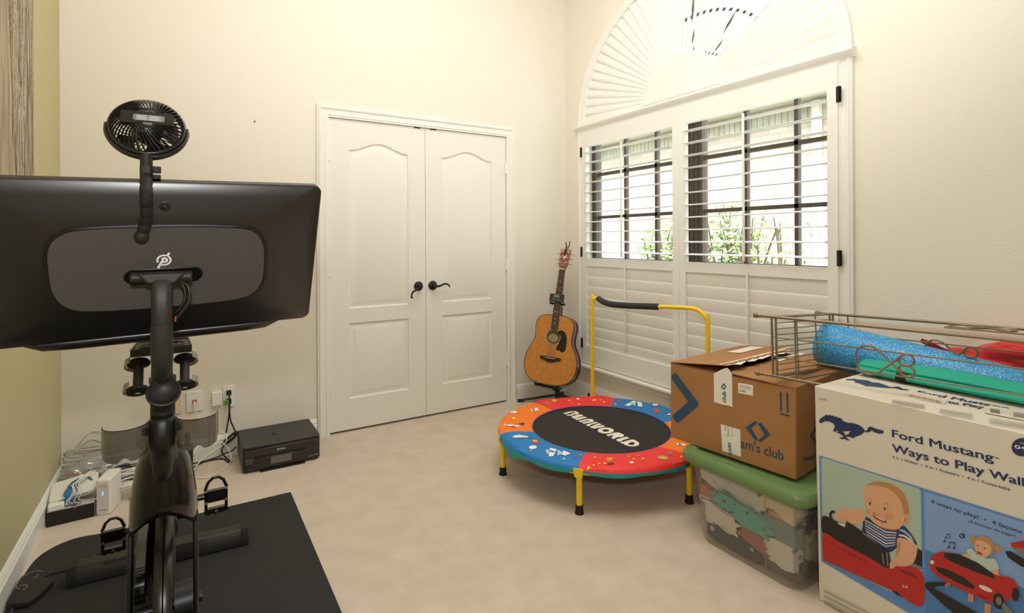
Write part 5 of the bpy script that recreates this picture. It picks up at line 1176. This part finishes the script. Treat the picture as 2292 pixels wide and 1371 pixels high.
n = 26; pA = [e0(DB*i/n, .035, 0) for i in range(n + 1)]; pB = [e0(DB*i/n, -.004 - .022*R.random()*(1 if 1 < i < 22 else .3), -.002 - .006*R.random()) for i in range(n + 1)]
m.add(pA + pB, [(i, i+1, n+2+i, n+1+i) for i in range(n)])
m.add([bp_(w_ + .01 + .012*R.random(), DB*i/12 if True else 0, HB + .0115) for i in range(7, 13)] + [bp_(w_ + .045, DB*i/12, HB + .0112) for i in range(7, 13)], [(i, i+1, 7+i, 6+i) for i in range(5)])
m.add([e0(d, s, .0008) for s, d in ((.20, .34), (.13, .34), (.13, .56), (.20, .56))], [(0, 1, 2, 3)])
tapem = mat('white_tape', '#e9e3d6', .45); m.build('tape', tapem, cb_, fix=False)
nF = -ey_; PF = lambda u, v: PL_(u, v, F0, nF); z3 = lambda a, b: (1480 + a/3.4286, 680 + b/3.4286); Z3 = lambda L: [z3(*p) for p in L]
navy = mat('print_navy', '#2b4a63', .7); ink = mat('print_ink', '#33476b', .6); grey_ = mat('print_grey', '#6c6a67', .6)
m = MB(); k = 0
m.k = 0
for L in ([(80,545),(112,527),(285,755),(283,782),(125,915),(90,870),(92,850),(207,748),(80,572)], [(648,945),(725,895),(738,912),(690,950),(742,1035),(735,1048),(718,1040)], [(748,912),(765,908),(838,1000),(760,1062),(745,1045),(795,1000),(746,925)],
          [(905,698),(918,662),(932,703),(925,700),(928,822),(914,820),(911,697)], [(954,708),(968,672),(982,714),(975,711),(979,834),(964,831),(961,707)], [(908,833),(986,851),(986,864),(908,844)]): poly_px(m, Z3(L), PF, nF, .0010, 0)
text_px(m, "am's club", z3(610, 1098), z3(940, 1200), z3(612, 1028), PF, nF, .012, 0, .0010, 0)
poly_px(m, Z3([(404,532),(470,500),(505,488),(522,500),(545,540),(548,790),(520,780),(490,776),(450,765),(407,752)]), PF, nF, .0012, 1)
poly_px(m, Z3([(457,920),(607,962),(614,1172),(470,1125)]), PF, nF, .0012, 1)
poly_px(m, Z3([(590,602),(706,622),(706,702),(593,683)]), PF, nF, .0012, 1)
poly_px(m, Z3([(482,606),(503,632),(482,659),(459,631)]), PF, nF, .0018, 2, [Z3([(482,619),(493,632),(482,646),(470,631)])])
text_px(m, 'club', z3(497, 758), z3(497, 672), z3(468, 753), PF, nF, .02, 0, .0018, 2)
text_px(m, "sam's", z3(514, 1060), z3(520, 1150), z3(545, 1066), PF, nF, .02, 0, .0018, 2)
text_px(m, "mening", z3(508, 938), z3(512, 1012), z3(524, 942), PF, nF, 0, 0, .0018, 3); text_px(m, "ct  is  ag", z3(540, 948), z3(543, 1012), z3(552, 951), PF, nF, 0, 0, .0018, 3); text_px(m, 'sos', z3(490, 934), z3(492, 972), z3(502, 938), PF, nF, 0, 0, .0018, 3)
text_px(m, 'c s it', z3(512, 566), z3(505, 535), z3(450, 560), PF, nF, 0, 0, .0018, 2) if False else None
text_px(m, '450-8026', z3(602, 670), z3(652, 678), z3(602, 655), PF, nF, .02, 0, .0018, 3)
for j in range(3): poly_px(m, Z3([(604, 620 + j*9), (690, 636 + j*9), (690, 638 + j*9), (604, 622 + j*9)]), PF, nF, .0018, 3)
S0 = bp_(LB, 0, 0); nS = ex_; PS = lambda u, v: PL_(u, v, S0, nS)
poly_px(m, Z3([(1188,930),(1196,945),(1160,1005),(1196,1075),(1186,1088),(1140,1008)]), PS, nS, .0010, 0); text_px(m, "sam's club", z3(1085, 1205), z3(1420, 1130), z3(1085, 1165), PS, nS, .012, 0, .0010, 0)
m.build('printing', [navy, tapem, ink, grey_], cb_, fix=False)
m = MB(); o_ = bp_(LB - .06, .22, HB + .0095); put_text(m, "sam's club", o_, ey_, -ex_ * 1.0, .22, .022, .01, 0, .001)
m.build('flap_print', mat('print_faded', '#7c5c3e', .7), cb_, fix=False)

# ================================================================ WALKER TOY BOX
WX0, WX1, WYA, WYB, WZ = -.830, -.475, -2.505, -3.175, .735
wb = thing('walker_box', 'tall white toy walker box with baby photo, nearest the camera', 'toy box', ((WX0+WX1)/2, (WYA+WYB)/2, 0))
wc_ = mat('box_white', '#d8cebb', .62, bump=.12, bscale=70, stretch=(1, 30, .3))
m = MB(); th_ = math.radians(1.0)
m.loft([[Vector((a, b + (.012*z/WZ if b > -2.8 else .0), z)) for a, b in ((WX0, WYB), (WX1, WYB), (WX1, WYA), (WX0, WYA))] for z in (.001, .02, WZ - .004, WZ)]); m.build('carton', wc_, wb, bevel=.003)
nW = Vector((-1, 0, 0)); PW = lambda u, v: X_(u, v, WX0); nT = Vector((0, 0, 1)); PT = lambda u, v: Z_(u, v, WZ)
z6 = lambda a, b: (1800 + a/4.569, 820 + b/4.569); z7 = lambda a, b: (1800 + a/4.142, 1040 + b/4.142); Z6 = lambda L: [z6(*p) for p in L]; Z7 = lambda L: [z7(*p) for p in L]
pal = dict(navy='#27345a', blue='#5b86bd', sky='#a8b9a4', lblue='#7e9dc9', dblue='#4a79ae', red='#b3241f', dred='#8c1a18', blk='#1d1a1a', skin='#d6a17c', skin2='#c1815c', hair='#b7824f', stripe='#9fb0cc', white='#ddd8cf', pink='#b86a55', grey='#77706a', mint='#b3c3b4', lips='#8e3b2c', orange='#d3935a')
pn = list(pal); PMs = [mat('box_' + k_, pal[k_], .45) for k_ in pn]; ix = {k_: i for i, k_ in enumerate(pn)}
m = MB(); lay = [0]
def F(L, c, holes=(), z=Z7):
    lay[0] += 1
    if z is Z7 and len(L) >= 9: L = [(p.x, p.y) for p in spl([(a, b, 0) for a, b in L], 4, True)]
    poly_px(m, z(L), PW, nW, .0008 + lay[0]*.00006, ix[c], [z(h_) for h_ in holes])
def FE(cx, cy, rx, ry, c, rot_=0): F([(cx + (x - cx), y) for x, y in ell(cx, cy, rx, ry, 22, rot_)], c)
horse = [(155,560),(158,538),(200,508),(232,485),(240,500),(270,490),(276,502),(312,500),(306,512),(345,512),(342,524),(378,520),(370,534),(402,537),(388,550),(440,572),(500,576),(560,595),(600,622),(622,652),(645,652),(650,628),(672,612),(700,618),(750,638),(800,650),(817,660),(806,682),(760,685),(720,668),(690,650),(676,664),(650,672),(618,664),(590,690),(555,706),(522,716),(507,731),(470,720),(440,712),(430,722),(470,755),(452,755),(410,737),(385,742),(357,726),(395,720),(402,710),(360,682),(325,668),(295,655),(305,632),(315,612),(300,582),(265,562),(215,556),(176,577),(158,572)]
F(horse, 'navy', [[(385,656),(400,662),(476,656),(452,690),(405,703),(420,685)], [(322,646),(352,660),(347,672),(330,660)]], Z6)
TX = lambda s, a, b, t, c='navy', z=z6, bold=.02: (lay.__setitem__(0, lay[0] + 1), text_px(m, s, z(*a), z(*b), z(*t), PW, nW, bold, 0, .0008 + lay[0]*.00006, ix[c]))
TX('11632', (150,336), (232,350), (152,318), 'grey', z6, .01)
TX('Ford Mustang', (903,718), (1938,972), (903,641), bold=.03); TX('TM', (1945,935), (1992,945), (1945,920))
TX('Ways to Play', (903,865), (1845,1112), (905,787), bold=.03); TX('Walker', (1897,1128), (2500,1290), (1897,1046), bold=.03)
TX('4 in 1 Walker  \u2022  4 en 1 Andadera  \u2022  4 in 1 Trotte-b\u00e9b\u00e9', (905,932), (2108,1268), (907,909), 'navy', z6, .012)
F(ell(2232, 822, 110, 93, 30), 'navy', (), Z6); TX('045', (2155,832), (2330,868), (2156,795), 'white'); TX('Toddler', (2205,785), (2300,800), (2205,772), 'white')
F([(141,-90),(2200,560),(2200,2100),(162,888)], 'blue')
F([(160,-55),(175,-70),(1060,215),(1082,240),(1099,1285),(1085,1300),(200,885),(178,865)], 'sky')
F([(1116,245),(1570,385),(2200,585),(2200,1200),(1124,780)], 'lblue'); F([(1124,780),(2200,1200),(2200,2060),(1130,1420)], 'dblue')
# baby in the toy car
F([(870,890),(1096,780),(1096,968),(870,945)], 'grey'); F([(1020,740),(1096,800),(1096,945),(1000,900)], 'blk')
F([(545,560),(552,500),(575,478),(650,520),(760,590),(860,600),(920,560),(975,610),(1030,690),(1040,740),(900,690),(860,765),(790,805),(700,745),(600,665),(540,612)], 'navy')
for j in range(6):
    F([(560 + j*4, 500 + j*26), (640 + j*3, 545 + j*27), (760, 612 + j*27), (860 - j*3, 622 + j*22), (860 - j*3, 632 + j*22), (760, 625 + j*27), (640 + j*3, 556 + j*27), (560 + j*4, 510 + j*26)], 'stripe' if j % 2 else 'white')
F([(885,590),(930,600),(990,650),(1020,700),(1014,706),(980,668),(925,620),(885,606)], 'stripe'); F([(880,640),(930,645),(985,680),(1025,722),(1018,730),(975,695),(925,662),(878,655)], 'white')
F([(872,676),(960,690),(1042,742),(1050,800),(1022,895),(960,935),(850,942),(800,957),(788,890),(850,860),(862,770)], 'skin'); F([(870,700),(900,720),(890,800),(850,862),(862,770)], 'skin2')
F([(285,445),(330,415),(410,400),(500,410),(515,395),(570,440),(565,500),(520,540),(450,545),(400,552),(340,520),(290,482)], 'skin')
for j in range(3): F([(325 + j*30, 475), (331 + j*30, 474), (352 + j*28, 520), (347 + j*28, 522)], 'skin2')
F([(560,225),(600,172),(680,155),(770,165),(860,200),(930,270),(960,350),(972,440),(955,500),(920,545),(880,590),(820,600),(740,585),(660,540),(605,480),(575,400),(555,310)], 'skin')
F([(585,185),(640,158),(720,155),(800,172),(880,215),(932,275),(962,350),(970,440),(930,465),(915,390),(880,305),(810,235),(730,200),(650,188)], 'hair')
F([(690,556),(760,580),(840,592),(885,585),(850,602),(760,595)], 'skin2'); FE(942, 502, 30, 42, 'skin'); FE(944, 505, 14, 24, 'skin2')
F([(635,460),(660,462),(700,478),(768,512),(765,535),(735,530),(690,508),(655,488)], 'lips'); F([(645,463),(700,480),(762,513),(740,516),(695,494)], 'white')
for cx, cy in ((614, 354), (750, 402)): FE(cx, cy - 1, 25, 14, 'skin2', .25); FE(cx, cy, 21, 10, 'white', .25); FE(cx, cy, 12, 11, 'blk'); FE(cx - 4, cy - 4, 3, 3, 'white')
F([(588,318),(612,306),(640,316),(612,312)], 'skin2'); F([(728,352),(766,346),(798,368),(764,353)], 'skin2')
FE(655, 440, 16, 10, 'skin2'); FE(690, 456, 9, 6, 'skin2'); FE(790, 470, 34, 24, 'orange'); FE(600, 425, 18, 20, 'orange')
F([(178,470),(310,522),(390,560),(400,520),(540,610),(560,640),(740,770),(790,800),(802,948),(740,935),(600,850),(420,760),(300,692),(180,632)], 'blk')
F([(182,630),(300,690),(420,757),(600,850),(740,935),(802,950),(870,935),(1096,985),(1099,1300),(910,1215),(820,1160),(500,1020),(205,885),(182,868)], 'red')
F([(880,960),(1000,985),(1070,1040),(1050,1050),(940,1010)], 'dred'); F([(250,720),(420,800),(600,900),(590,905),(400,812)], 'dred'); F([(815,1160),(870,1170),(912,1218),(860,1195)], 'blk')
F([(315,532),(380,545),(385,575),(330,548)], 'white'); F([(238,440),(262,415),(290,425),(288,450),(268,440),(258,465),(275,500),(240,485)], 'blk'); F([(722,812),(735,815),(750,920),(738,918)], 'grey'); F([(765,800),(780,808),(790,935),(775,930)], 'grey'); F([(800,900),(850,890),(862,925),(830,955),(800,957)], 'skin')
TX('5.0', (920,1130), (972,1134), (922,1108), 'white', z7)
TX('4 ways to play!  \u2022  4 fa\u00e7ons', (1180,345), (2022,632), (1188,318), 'navy', z7, .03); TX('\u00a14 formas de jugar!', (1530,525), (1968,668), (1532,502), 'navy', z7, .008)
# music notes, number, second toy picture
for dx, dy, s in ((1340, 650, .7), (1375, 735, 1.1)):
    F([(dx - 22*s, dy - 25*s), (dx + 30*s, dy - 22*s), (dx + 30*s, dy - 12*s), (dx - 16*s, dy - 15*s), (dx - 16*s, dy + 20*s), (dx - 22*s, dy + 20*s)], 'navy'); F([(dx + 24*s, dy - 20*s), (dx + 31*s, dy - 20*s), (dx + 31*s, dy + 28*s), (dx + 24*s, dy + 28*s)], 'navy'); FE(dx - 27*s, dy + 20*s, 12*s, 9*s, 'navy'); FE(dx + 20*s, dy + 28*s, 12*s, 9*s, 'navy')
F([(1310,665),(1316,665),(1318,705),(1312,705)], 'navy'); FE(1307, 704, 11, 8, 'navy'); FE(1470, 652, 27, 23, 'navy'); TX('1', (1464,664), (1474,666), (1464,640), 'white', z7)
FE(1570, 688, 26, 36, 'hair'); FE(1800, 768, 40, 26, 'hair', .5); F([(1590,680),(1640,655),(1700,660),(1750,700),(1770,750),(1755,815),(1720,830),(1600,760)], 'hair')
F([(1598,700),(1640,690),(1700,715),(1740,760),(1730,810),(1690,852),(1640,840),(1600,800),(1585,750)], 'skin'); F([(1605,790),(1640,800),(1665,822),(1640,828),(1615,812)], 'lips'); FE(1615, 740, 7, 6, 'blk'); FE(1680, 765, 8, 6, 'blk')
F([(1515,790),(1560,770),(1620,830),(1700,860),(1775,865),(1812,960),(1745,985),(1640,960),(1560,890)], 'mint'); FE(1512, 838, 42, 24, 'skin'); F([(1740,965),(1805,960),(1820,1030),(1780,1050)], 'skin')
F([(1128,1105),(1180,1078),(1350,1088),(1385,1108),(1210,1128),(1330,1205),(1660,1400),(1450,1400),(1190,1185)], 'blk')
F([(1530,1180),(1580,1195),(1575,1265),(1525,1260)], 'skin2'); F([(1680,1270),(1740,1290),(1735,1400),(1680,1400)], 'skin2'); F([(1310,1100),(1340,1080),(1375,1095),(1325,1135)], 'pink')
F([(1178,860),(1230,812),(1320,798),(1500,850),(1760,1000),(1900,1030),(1970,1080),(1992,1180),(1900,1245),(1760,1272),(1600,1210),(1400,1112),(1230,1012),(1172,930)], 'red')
F([(1310,805),(1440,818),(1620,900),(1760,1000),(1782,1050),(1600,985),(1400,902),(1305,848)], 'blk'); F([(1220,932),(1330,958),(1500,1040),(1592,1120),(1582,1147),(1420,1077),(1250,985)], 'blk')
FE(1690, 1137, 68, 20, 'white', .42); FE(1194, 893, 20, 18, 'white', .5); F([(1620,1185),(1720,1225),(1710,1240),(1615,1200)], 'dred'); FE(1812, 1252, 52, 76, 'blk', -.2); FE(1812, 1252, 26, 40, 'grey', -.2); FE(1968, 1190, 34, 62, 'blk'); F([(1850,1260),(1990,1400),(1890,1400),(1840,1310)], 'grey')
F([(1870,790),(1920,790),(2060,870),(2200,940),(2200,980),(2020,930),(1900,850)], 'blk'); F([(1925,715),(2060,690),(2200,760),(2200,840),(1980,790),(1930,750)], 'red'); F([(1955,755),(2060,770),(2200,860),(2200,880),(1980,800)], 'grey')
for b0, n_, L_ in ((1148, 3, 440), (1195, 3, 430), (1240, 6, 470)):
    for j in range(n_): F([(195, b0 + j*9), (195 + L_, b0 + j*9 + L_*.50), (195 + L_, b0 + j*9 + L_*.50 + 3), (195, b0 + j*9 + 3)], 'grey')
m.build('printed_front', PMs, wb, fix=False)
m = MB(); lay = [0]
def T(L, c, holes=()): lay[0] += 1; poly_px(m, Z6(L), PT, nT, .0008 + lay[0]*.00008, ix[c], [Z6(h_) for h_ in holes])
T([(425,130),(470,127),(500,128),(512,122),(545,133),(600,137),(660,145),(692,162),(760,166),(830,190),(880,210),(960,204),(1010,226),(1076,238),(1060,244),(990,240),(930,222),(880,222),(800,216),(740,209),(640,200),(657,210),(610,192),(570,176),(540,166),(510,167),(526,154),(500,142),(430,139)], 'navy')
TT = lambda s, a, b, t, c='navy', bold=.03: (lay.__setitem__(0, lay[0] + 1), text_px(m, s, z6(*a), z6(*b), z6(*t), PT, nT, bold, 0, .0008 + lay[0]*.00008, ix[c]))
TT('Ford Mustang', (1145,268), (2080,440), (1190,250)); TT('Ways to Play', (1150,322), (1830,432), (1195,303))
T([(1020,275),(1150,262),(1300,290),(1465,345),(1440,388),(1180,340)], 'white')
for j in range(16): T([(1075 + j*21, 283 + j*5.0), (1087 + j*21, 286 + j*5.0), (1082 + j*21, 304 + j*5.0), (1070 + j*21, 301 + j*5.0)], 'orange' if j % 3 == 0 else 'grey')
T([(1890,402),(2290,470),(2260,560),(1840,480)], 'white')
for j in range(6): T([(1900 + j*3, 430 + j*8), (2000 + j*2, 447 + j*8), (1998, 451 + j*8), (1898, 434 + j*8)], 'grey'); T([(2140, 470 + j*9), (2290, 492 + j*9), (2290, 496 + j*9), (2140, 474 + j*9)], 'grey')
for x_, y_, n_, L_ in ((900, 345, 6, 330), (1390, 440, 7, 330), (1900, 540, 7, 360)):
    for j in range(n_): T([(x_ - j*2, y_ + j*8), (x_ + L_, y_ + L_*.165 + j*8), (x_ + L_, y_ + L_*.165 + j*8 + 2.5), (x_ - j*2, y_ + j*8 + 2.5)], 'grey')
m.build('printed_top', PMs, wb, fix=False)

# ================================================================ ON TOP OF THE BOXES
teal2 = mat('yoga_teal', '#17a287', .75, bump=.25, bscale=120)
ym = thing('yoga_mat', 'rolled teal yoga mat with black strap on the toy box', 'yoga mat', (-.50, -2.8, WZ))
m = MB(); n = 60; rings = []
for k in range(n + 1):
    y = -2.500 - .80*k/n; w = .072; h = .0190 + .0008*(k % 2); x = -.492
    rings.append([Vector((x + w*math.cos(t), y, WZ + .021 + h*(math.sin(t) if math.sin(t) > 0 else max(math.sin(t), -1.0)))) for t in [2*math.pi*j/24 for j in range(24)]])
m.loft(rings); m.build('rolled_mat', teal2, ym, smooth=50)
m = MB(); rings = []
for k in range(n + 1):
    f = k/n; y = -2.497 - .80*f; lift = .012 + .020*math.sin(math.pi*min(1, f*1.4))**2
    P_ = [(-.545, WZ + .036 + lift*.2), (-.520, WZ + .040 + lift*.5), (-.490, WZ + .043 + lift*.7), (-.450, WZ + .040 + lift*.6)]
    rings.append([Vector((a, y, b)) for a, b in P_] + [Vector((a + .001, y, b - .005)) for a, b in reversed(P_)])
m.loft(rings); m.build('loose_layer', teal2, ym, smooth=50)
m = MB(); m.loft([[Vector((-.492 + q*.0740*math.cos(t), y, WZ + .021 + .0207*q*math.sin(t) + (.002 if math.sin(t) > 0 else .0))) for t in [2*math.pi*j/24 for j in range(24)]] for q, y in ((1.01, -2.628), (1.02, -2.628), (1.02, -2.658), (1.01, -2.658))]); m.build('strap', rubber, ym, smooth=50)
# blue glitter roll
glit = mat('blue_glitter', '#2b8fd0', .5, spec=.6); t = glit.node_tree; tc = t.nodes.new('ShaderNodeTexCoord'); vo = t.nodes.new('ShaderNodeTexNoise'); vo.inputs['Scale'].default_value = 260; vo.inputs['Detail'].default_value = 2
r = t.nodes.new('ShaderNodeValToRGB'); e = r.color_ramp.elements; e[0].position = .36; e[0].color = lin('#0f63ae'); e[1].position = .60; e[1].color = lin('#3fb2e6'); q = e.new(.70); q.color = lin('#bfe8f7')
t.links.new(tc.outputs['Object'], vo.inputs['Vector']); t.links.new(vo.outputs['Fac'], r.inputs[0]); t.links.new(r.outputs[0], t.nodes['Principled BSDF'].inputs['Base Color'])
A_ = D_(1838, 765, 2.30); B_ = D_(2310, 892, 1.78); gr = thing('glitter_roll', 'large roll of blue glitter foam lying inside the wire rack', 'foam roll', (A_ + B_) / 2)
m = MB(); ax_ = (B_ - A_).normalized(); rr0 = .0895; m.lathe([(0, -.004), (.020, -.006), (.026, 0), (.080, 0), (.087, .004), (rr0, .010), (rr0, (B_-A_).length + .25), (0, (B_-A_).length + .25)], A_, ax_, 48); m.build('roll', glit, gr, smooth=50)
# red cloth
redm = mat('red_cloth', '#c2201c', .85, bump=.2, bscale=60, sheen=.3)
rc = thing('red_cloth', 'bright red cloth bundle behind the blue glitter roll', 'cloth', D_(2250, 830, 1.98))
m = MB()
def lump(c, rx, ry, rz, seed, amp=.3):
    rings = []; n = 24
    for i in range(1, n):
        th = math.pi*i/n; ring = []
        for k in range(2*n):
            a = math.pi*k/n; d = Vector((math.sin(th)*math.cos(a), math.sin(th)*math.sin(a), math.cos(th)))
            q = 1 + amp*noise.noise(d*1.7 + Vector((seed, 0, 0))) + .06*math.sin(8*d.z + 4*noise.noise(d*2 + Vector((0, seed, 0))))
            p = Vector(c) + Vector((d.x*rx, d.y*ry, d.z*rz))*q; p.x = min(p.x, -.012); ring.append(p)
        rings.append(ring)
    m.loft(rings)
lump(D_(2245, 822, 1.97), .10, .16, .085, 2.0); m.build('bundle', redm, rc, smooth=60)
m = MB(); lump(D_(2290, 796, 1.90), .05, .11, .045, 7.0, .25); m.build('upper_fold', redm, rc, smooth=60)
m = MB(); s1 = [D_(*p, 2.05) for p in ((2063, 757), (2085, 764), (2130, 788), (2170, 800))]; s2 = [D_(*p, 2.05) for p in ((2058, 764), (2080, 776), (2120, 800), (2160, 818))]
bk = ray(2100, 780).normalized()*.006; m.loft([[a, b, b + bk, a + bk] for a, b in zip(s1, s2)]); m.build('strap_end', redm, rc, smooth=40)

# wire rack lying on its side
rk = thing('wire_rack', 'bronze wire shelf rack with scrolls lying on the boxes', 'wire rack', (-.57, -2.8, .74))
wm = mat('rack_bronze', '#8b7a63', .36, metal=.55)
nbL, nbR = D_(1697, 834, 2.04), D_(2292, 945, 1.505); ntL, ntR = D_(1693, 705, 2.04), D_(2292, 764, 1.505)
ftL, ftR = D_(1830, 700, 2.36), D_(2292, 736, 1.76); fbL = D_(1838, 816, 2.36); fbR = ftR + (fbL - ftL)
ext = 1.16
posts = dict(nb=(nbL, nbR), nt=(ntL, ntR), ft=(ftL, ftR), fb=(fbL, fbR)); at_ = lambda k_, f: posts[k_][0].lerp(posts[k_][1], f)
for k_ in posts:
    m = MB(); m.cyl(at_(k_, 0), at_(k_, ext), .0055, n=12); p = m.build('post', wm, rk, smooth=40)
    m = MB(); d = (at_(k_, 1) - at_(k_, 0)).normalized(); m.ball(at_(k_, 0) - d*.002, .0105, 8); m.cyl(at_(k_, 0), at_(k_, 0) + d*.018, .0070, n=10); m.build('ball_finial', wm, p, smooth=60)
mix = lambda a, b, f: a.lerp(b, f)
def frame_at(f, name):
    m = MB(); c = [at_(k_, f) for k_ in ('nb', 'nt', 'ft', 'fb')]
    for i in range(4): m.cyl(c[i], c[(i+1) % 4], .0042, n=8)
    return m.build(name, wm, rk, smooth=40)
frame_at(.075, 'end_frame'); frame_at(.095, 'end_frame')
m = MB(); f = .095
for j in range(1, 10): m.cyl(mix(at_('nb', f), at_('nt', f), j/10), mix(at_('fb', f), at_('ft', f), j/10), .0019, n=6)
for g in (.33, .66): m.cyl(mix(at_('nb', f), at_('fb', f), g), mix(at_('nt', f), at_('ft', f), g), .0024, n=6)
m.build('shelf_grid', wm, rk, smooth=40)
m = MB(); f2 = .185
m.cyl(at_('nb', f2), at_('nt', f2), .0032, n=8); m.cyl(at_('fb', f2), at_('ft', f2), .0032, n=8); m.cyl(at_('nb', f2), at_('fb', f2), .0032, n=8); m.build('cross_bar', wm, rk, smooth=40)
for a, b in (('nb', 'nt'), ('fb', 'ft')):
    for h_ in (.33, .66):
        m = MB(); m.cyl(mix(at_(a, .075), at_(b, .075), h_), mix(at_(a, ext), at_(b, ext), h_), .0026, n=8); m.build('side_rail', wm, rk, smooth=40)
def scroll(o, eu, ev, s):
    """two mirrored S-scrolls tied in the middle, o = left point, eu along the rack, ev across"""
    for sg in (-1, 1):
        L = [(0, 0), (.02, .30*sg), (.16, .50*sg), (.36, .46*sg), (.56, .16*sg), (.72, -.10*sg), (.86, -.34*sg), (1.0, -.36*sg), (1.06, -.18*sg), (.98, -.02*sg), (.82, -.04*sg), (.80, -.18*sg), (.88, -.22*sg)]
        m = MB(); m.tube(spl([o + eu*(a*s) + ev*(b*s*.62) for a, b in L], 6), .0034, 8); m.build('scroll', wm, rk, smooth=60)
for (a, b), (u0, v0) in ((('nb', 'nt'), .345), (('fb', 'ft'), .46)) if False else (): pass
for a, b, f0 in (('nb', 'nt', .445), ('fb', 'ft', .585)):
    o = mix(at_(a, f0), at_(b, f0), .50); eu = (at_(a, 1) - at_(a, 0)).normalized(); ev = (at_(b, f0) - at_(a, f0)).normalized(); scroll(o, eu, ev, .150)
o = mix(at_('nt', .72), at_('ft', .72), .80); eu = (at_('ft', 1) - at_('ft', 0)).normalized(); ev = (at_('nt', .8) - at_('ft', .8)).normalized(); scroll(o, eu, ev, .17)
m = MB(); m.cyl(mix(at_('nt', .72), at_('ft', .72), .55), mix(at_('nt', ext), at_('ft', ext), .55), .003, n=8); m.build('side_rail', wm, rk)
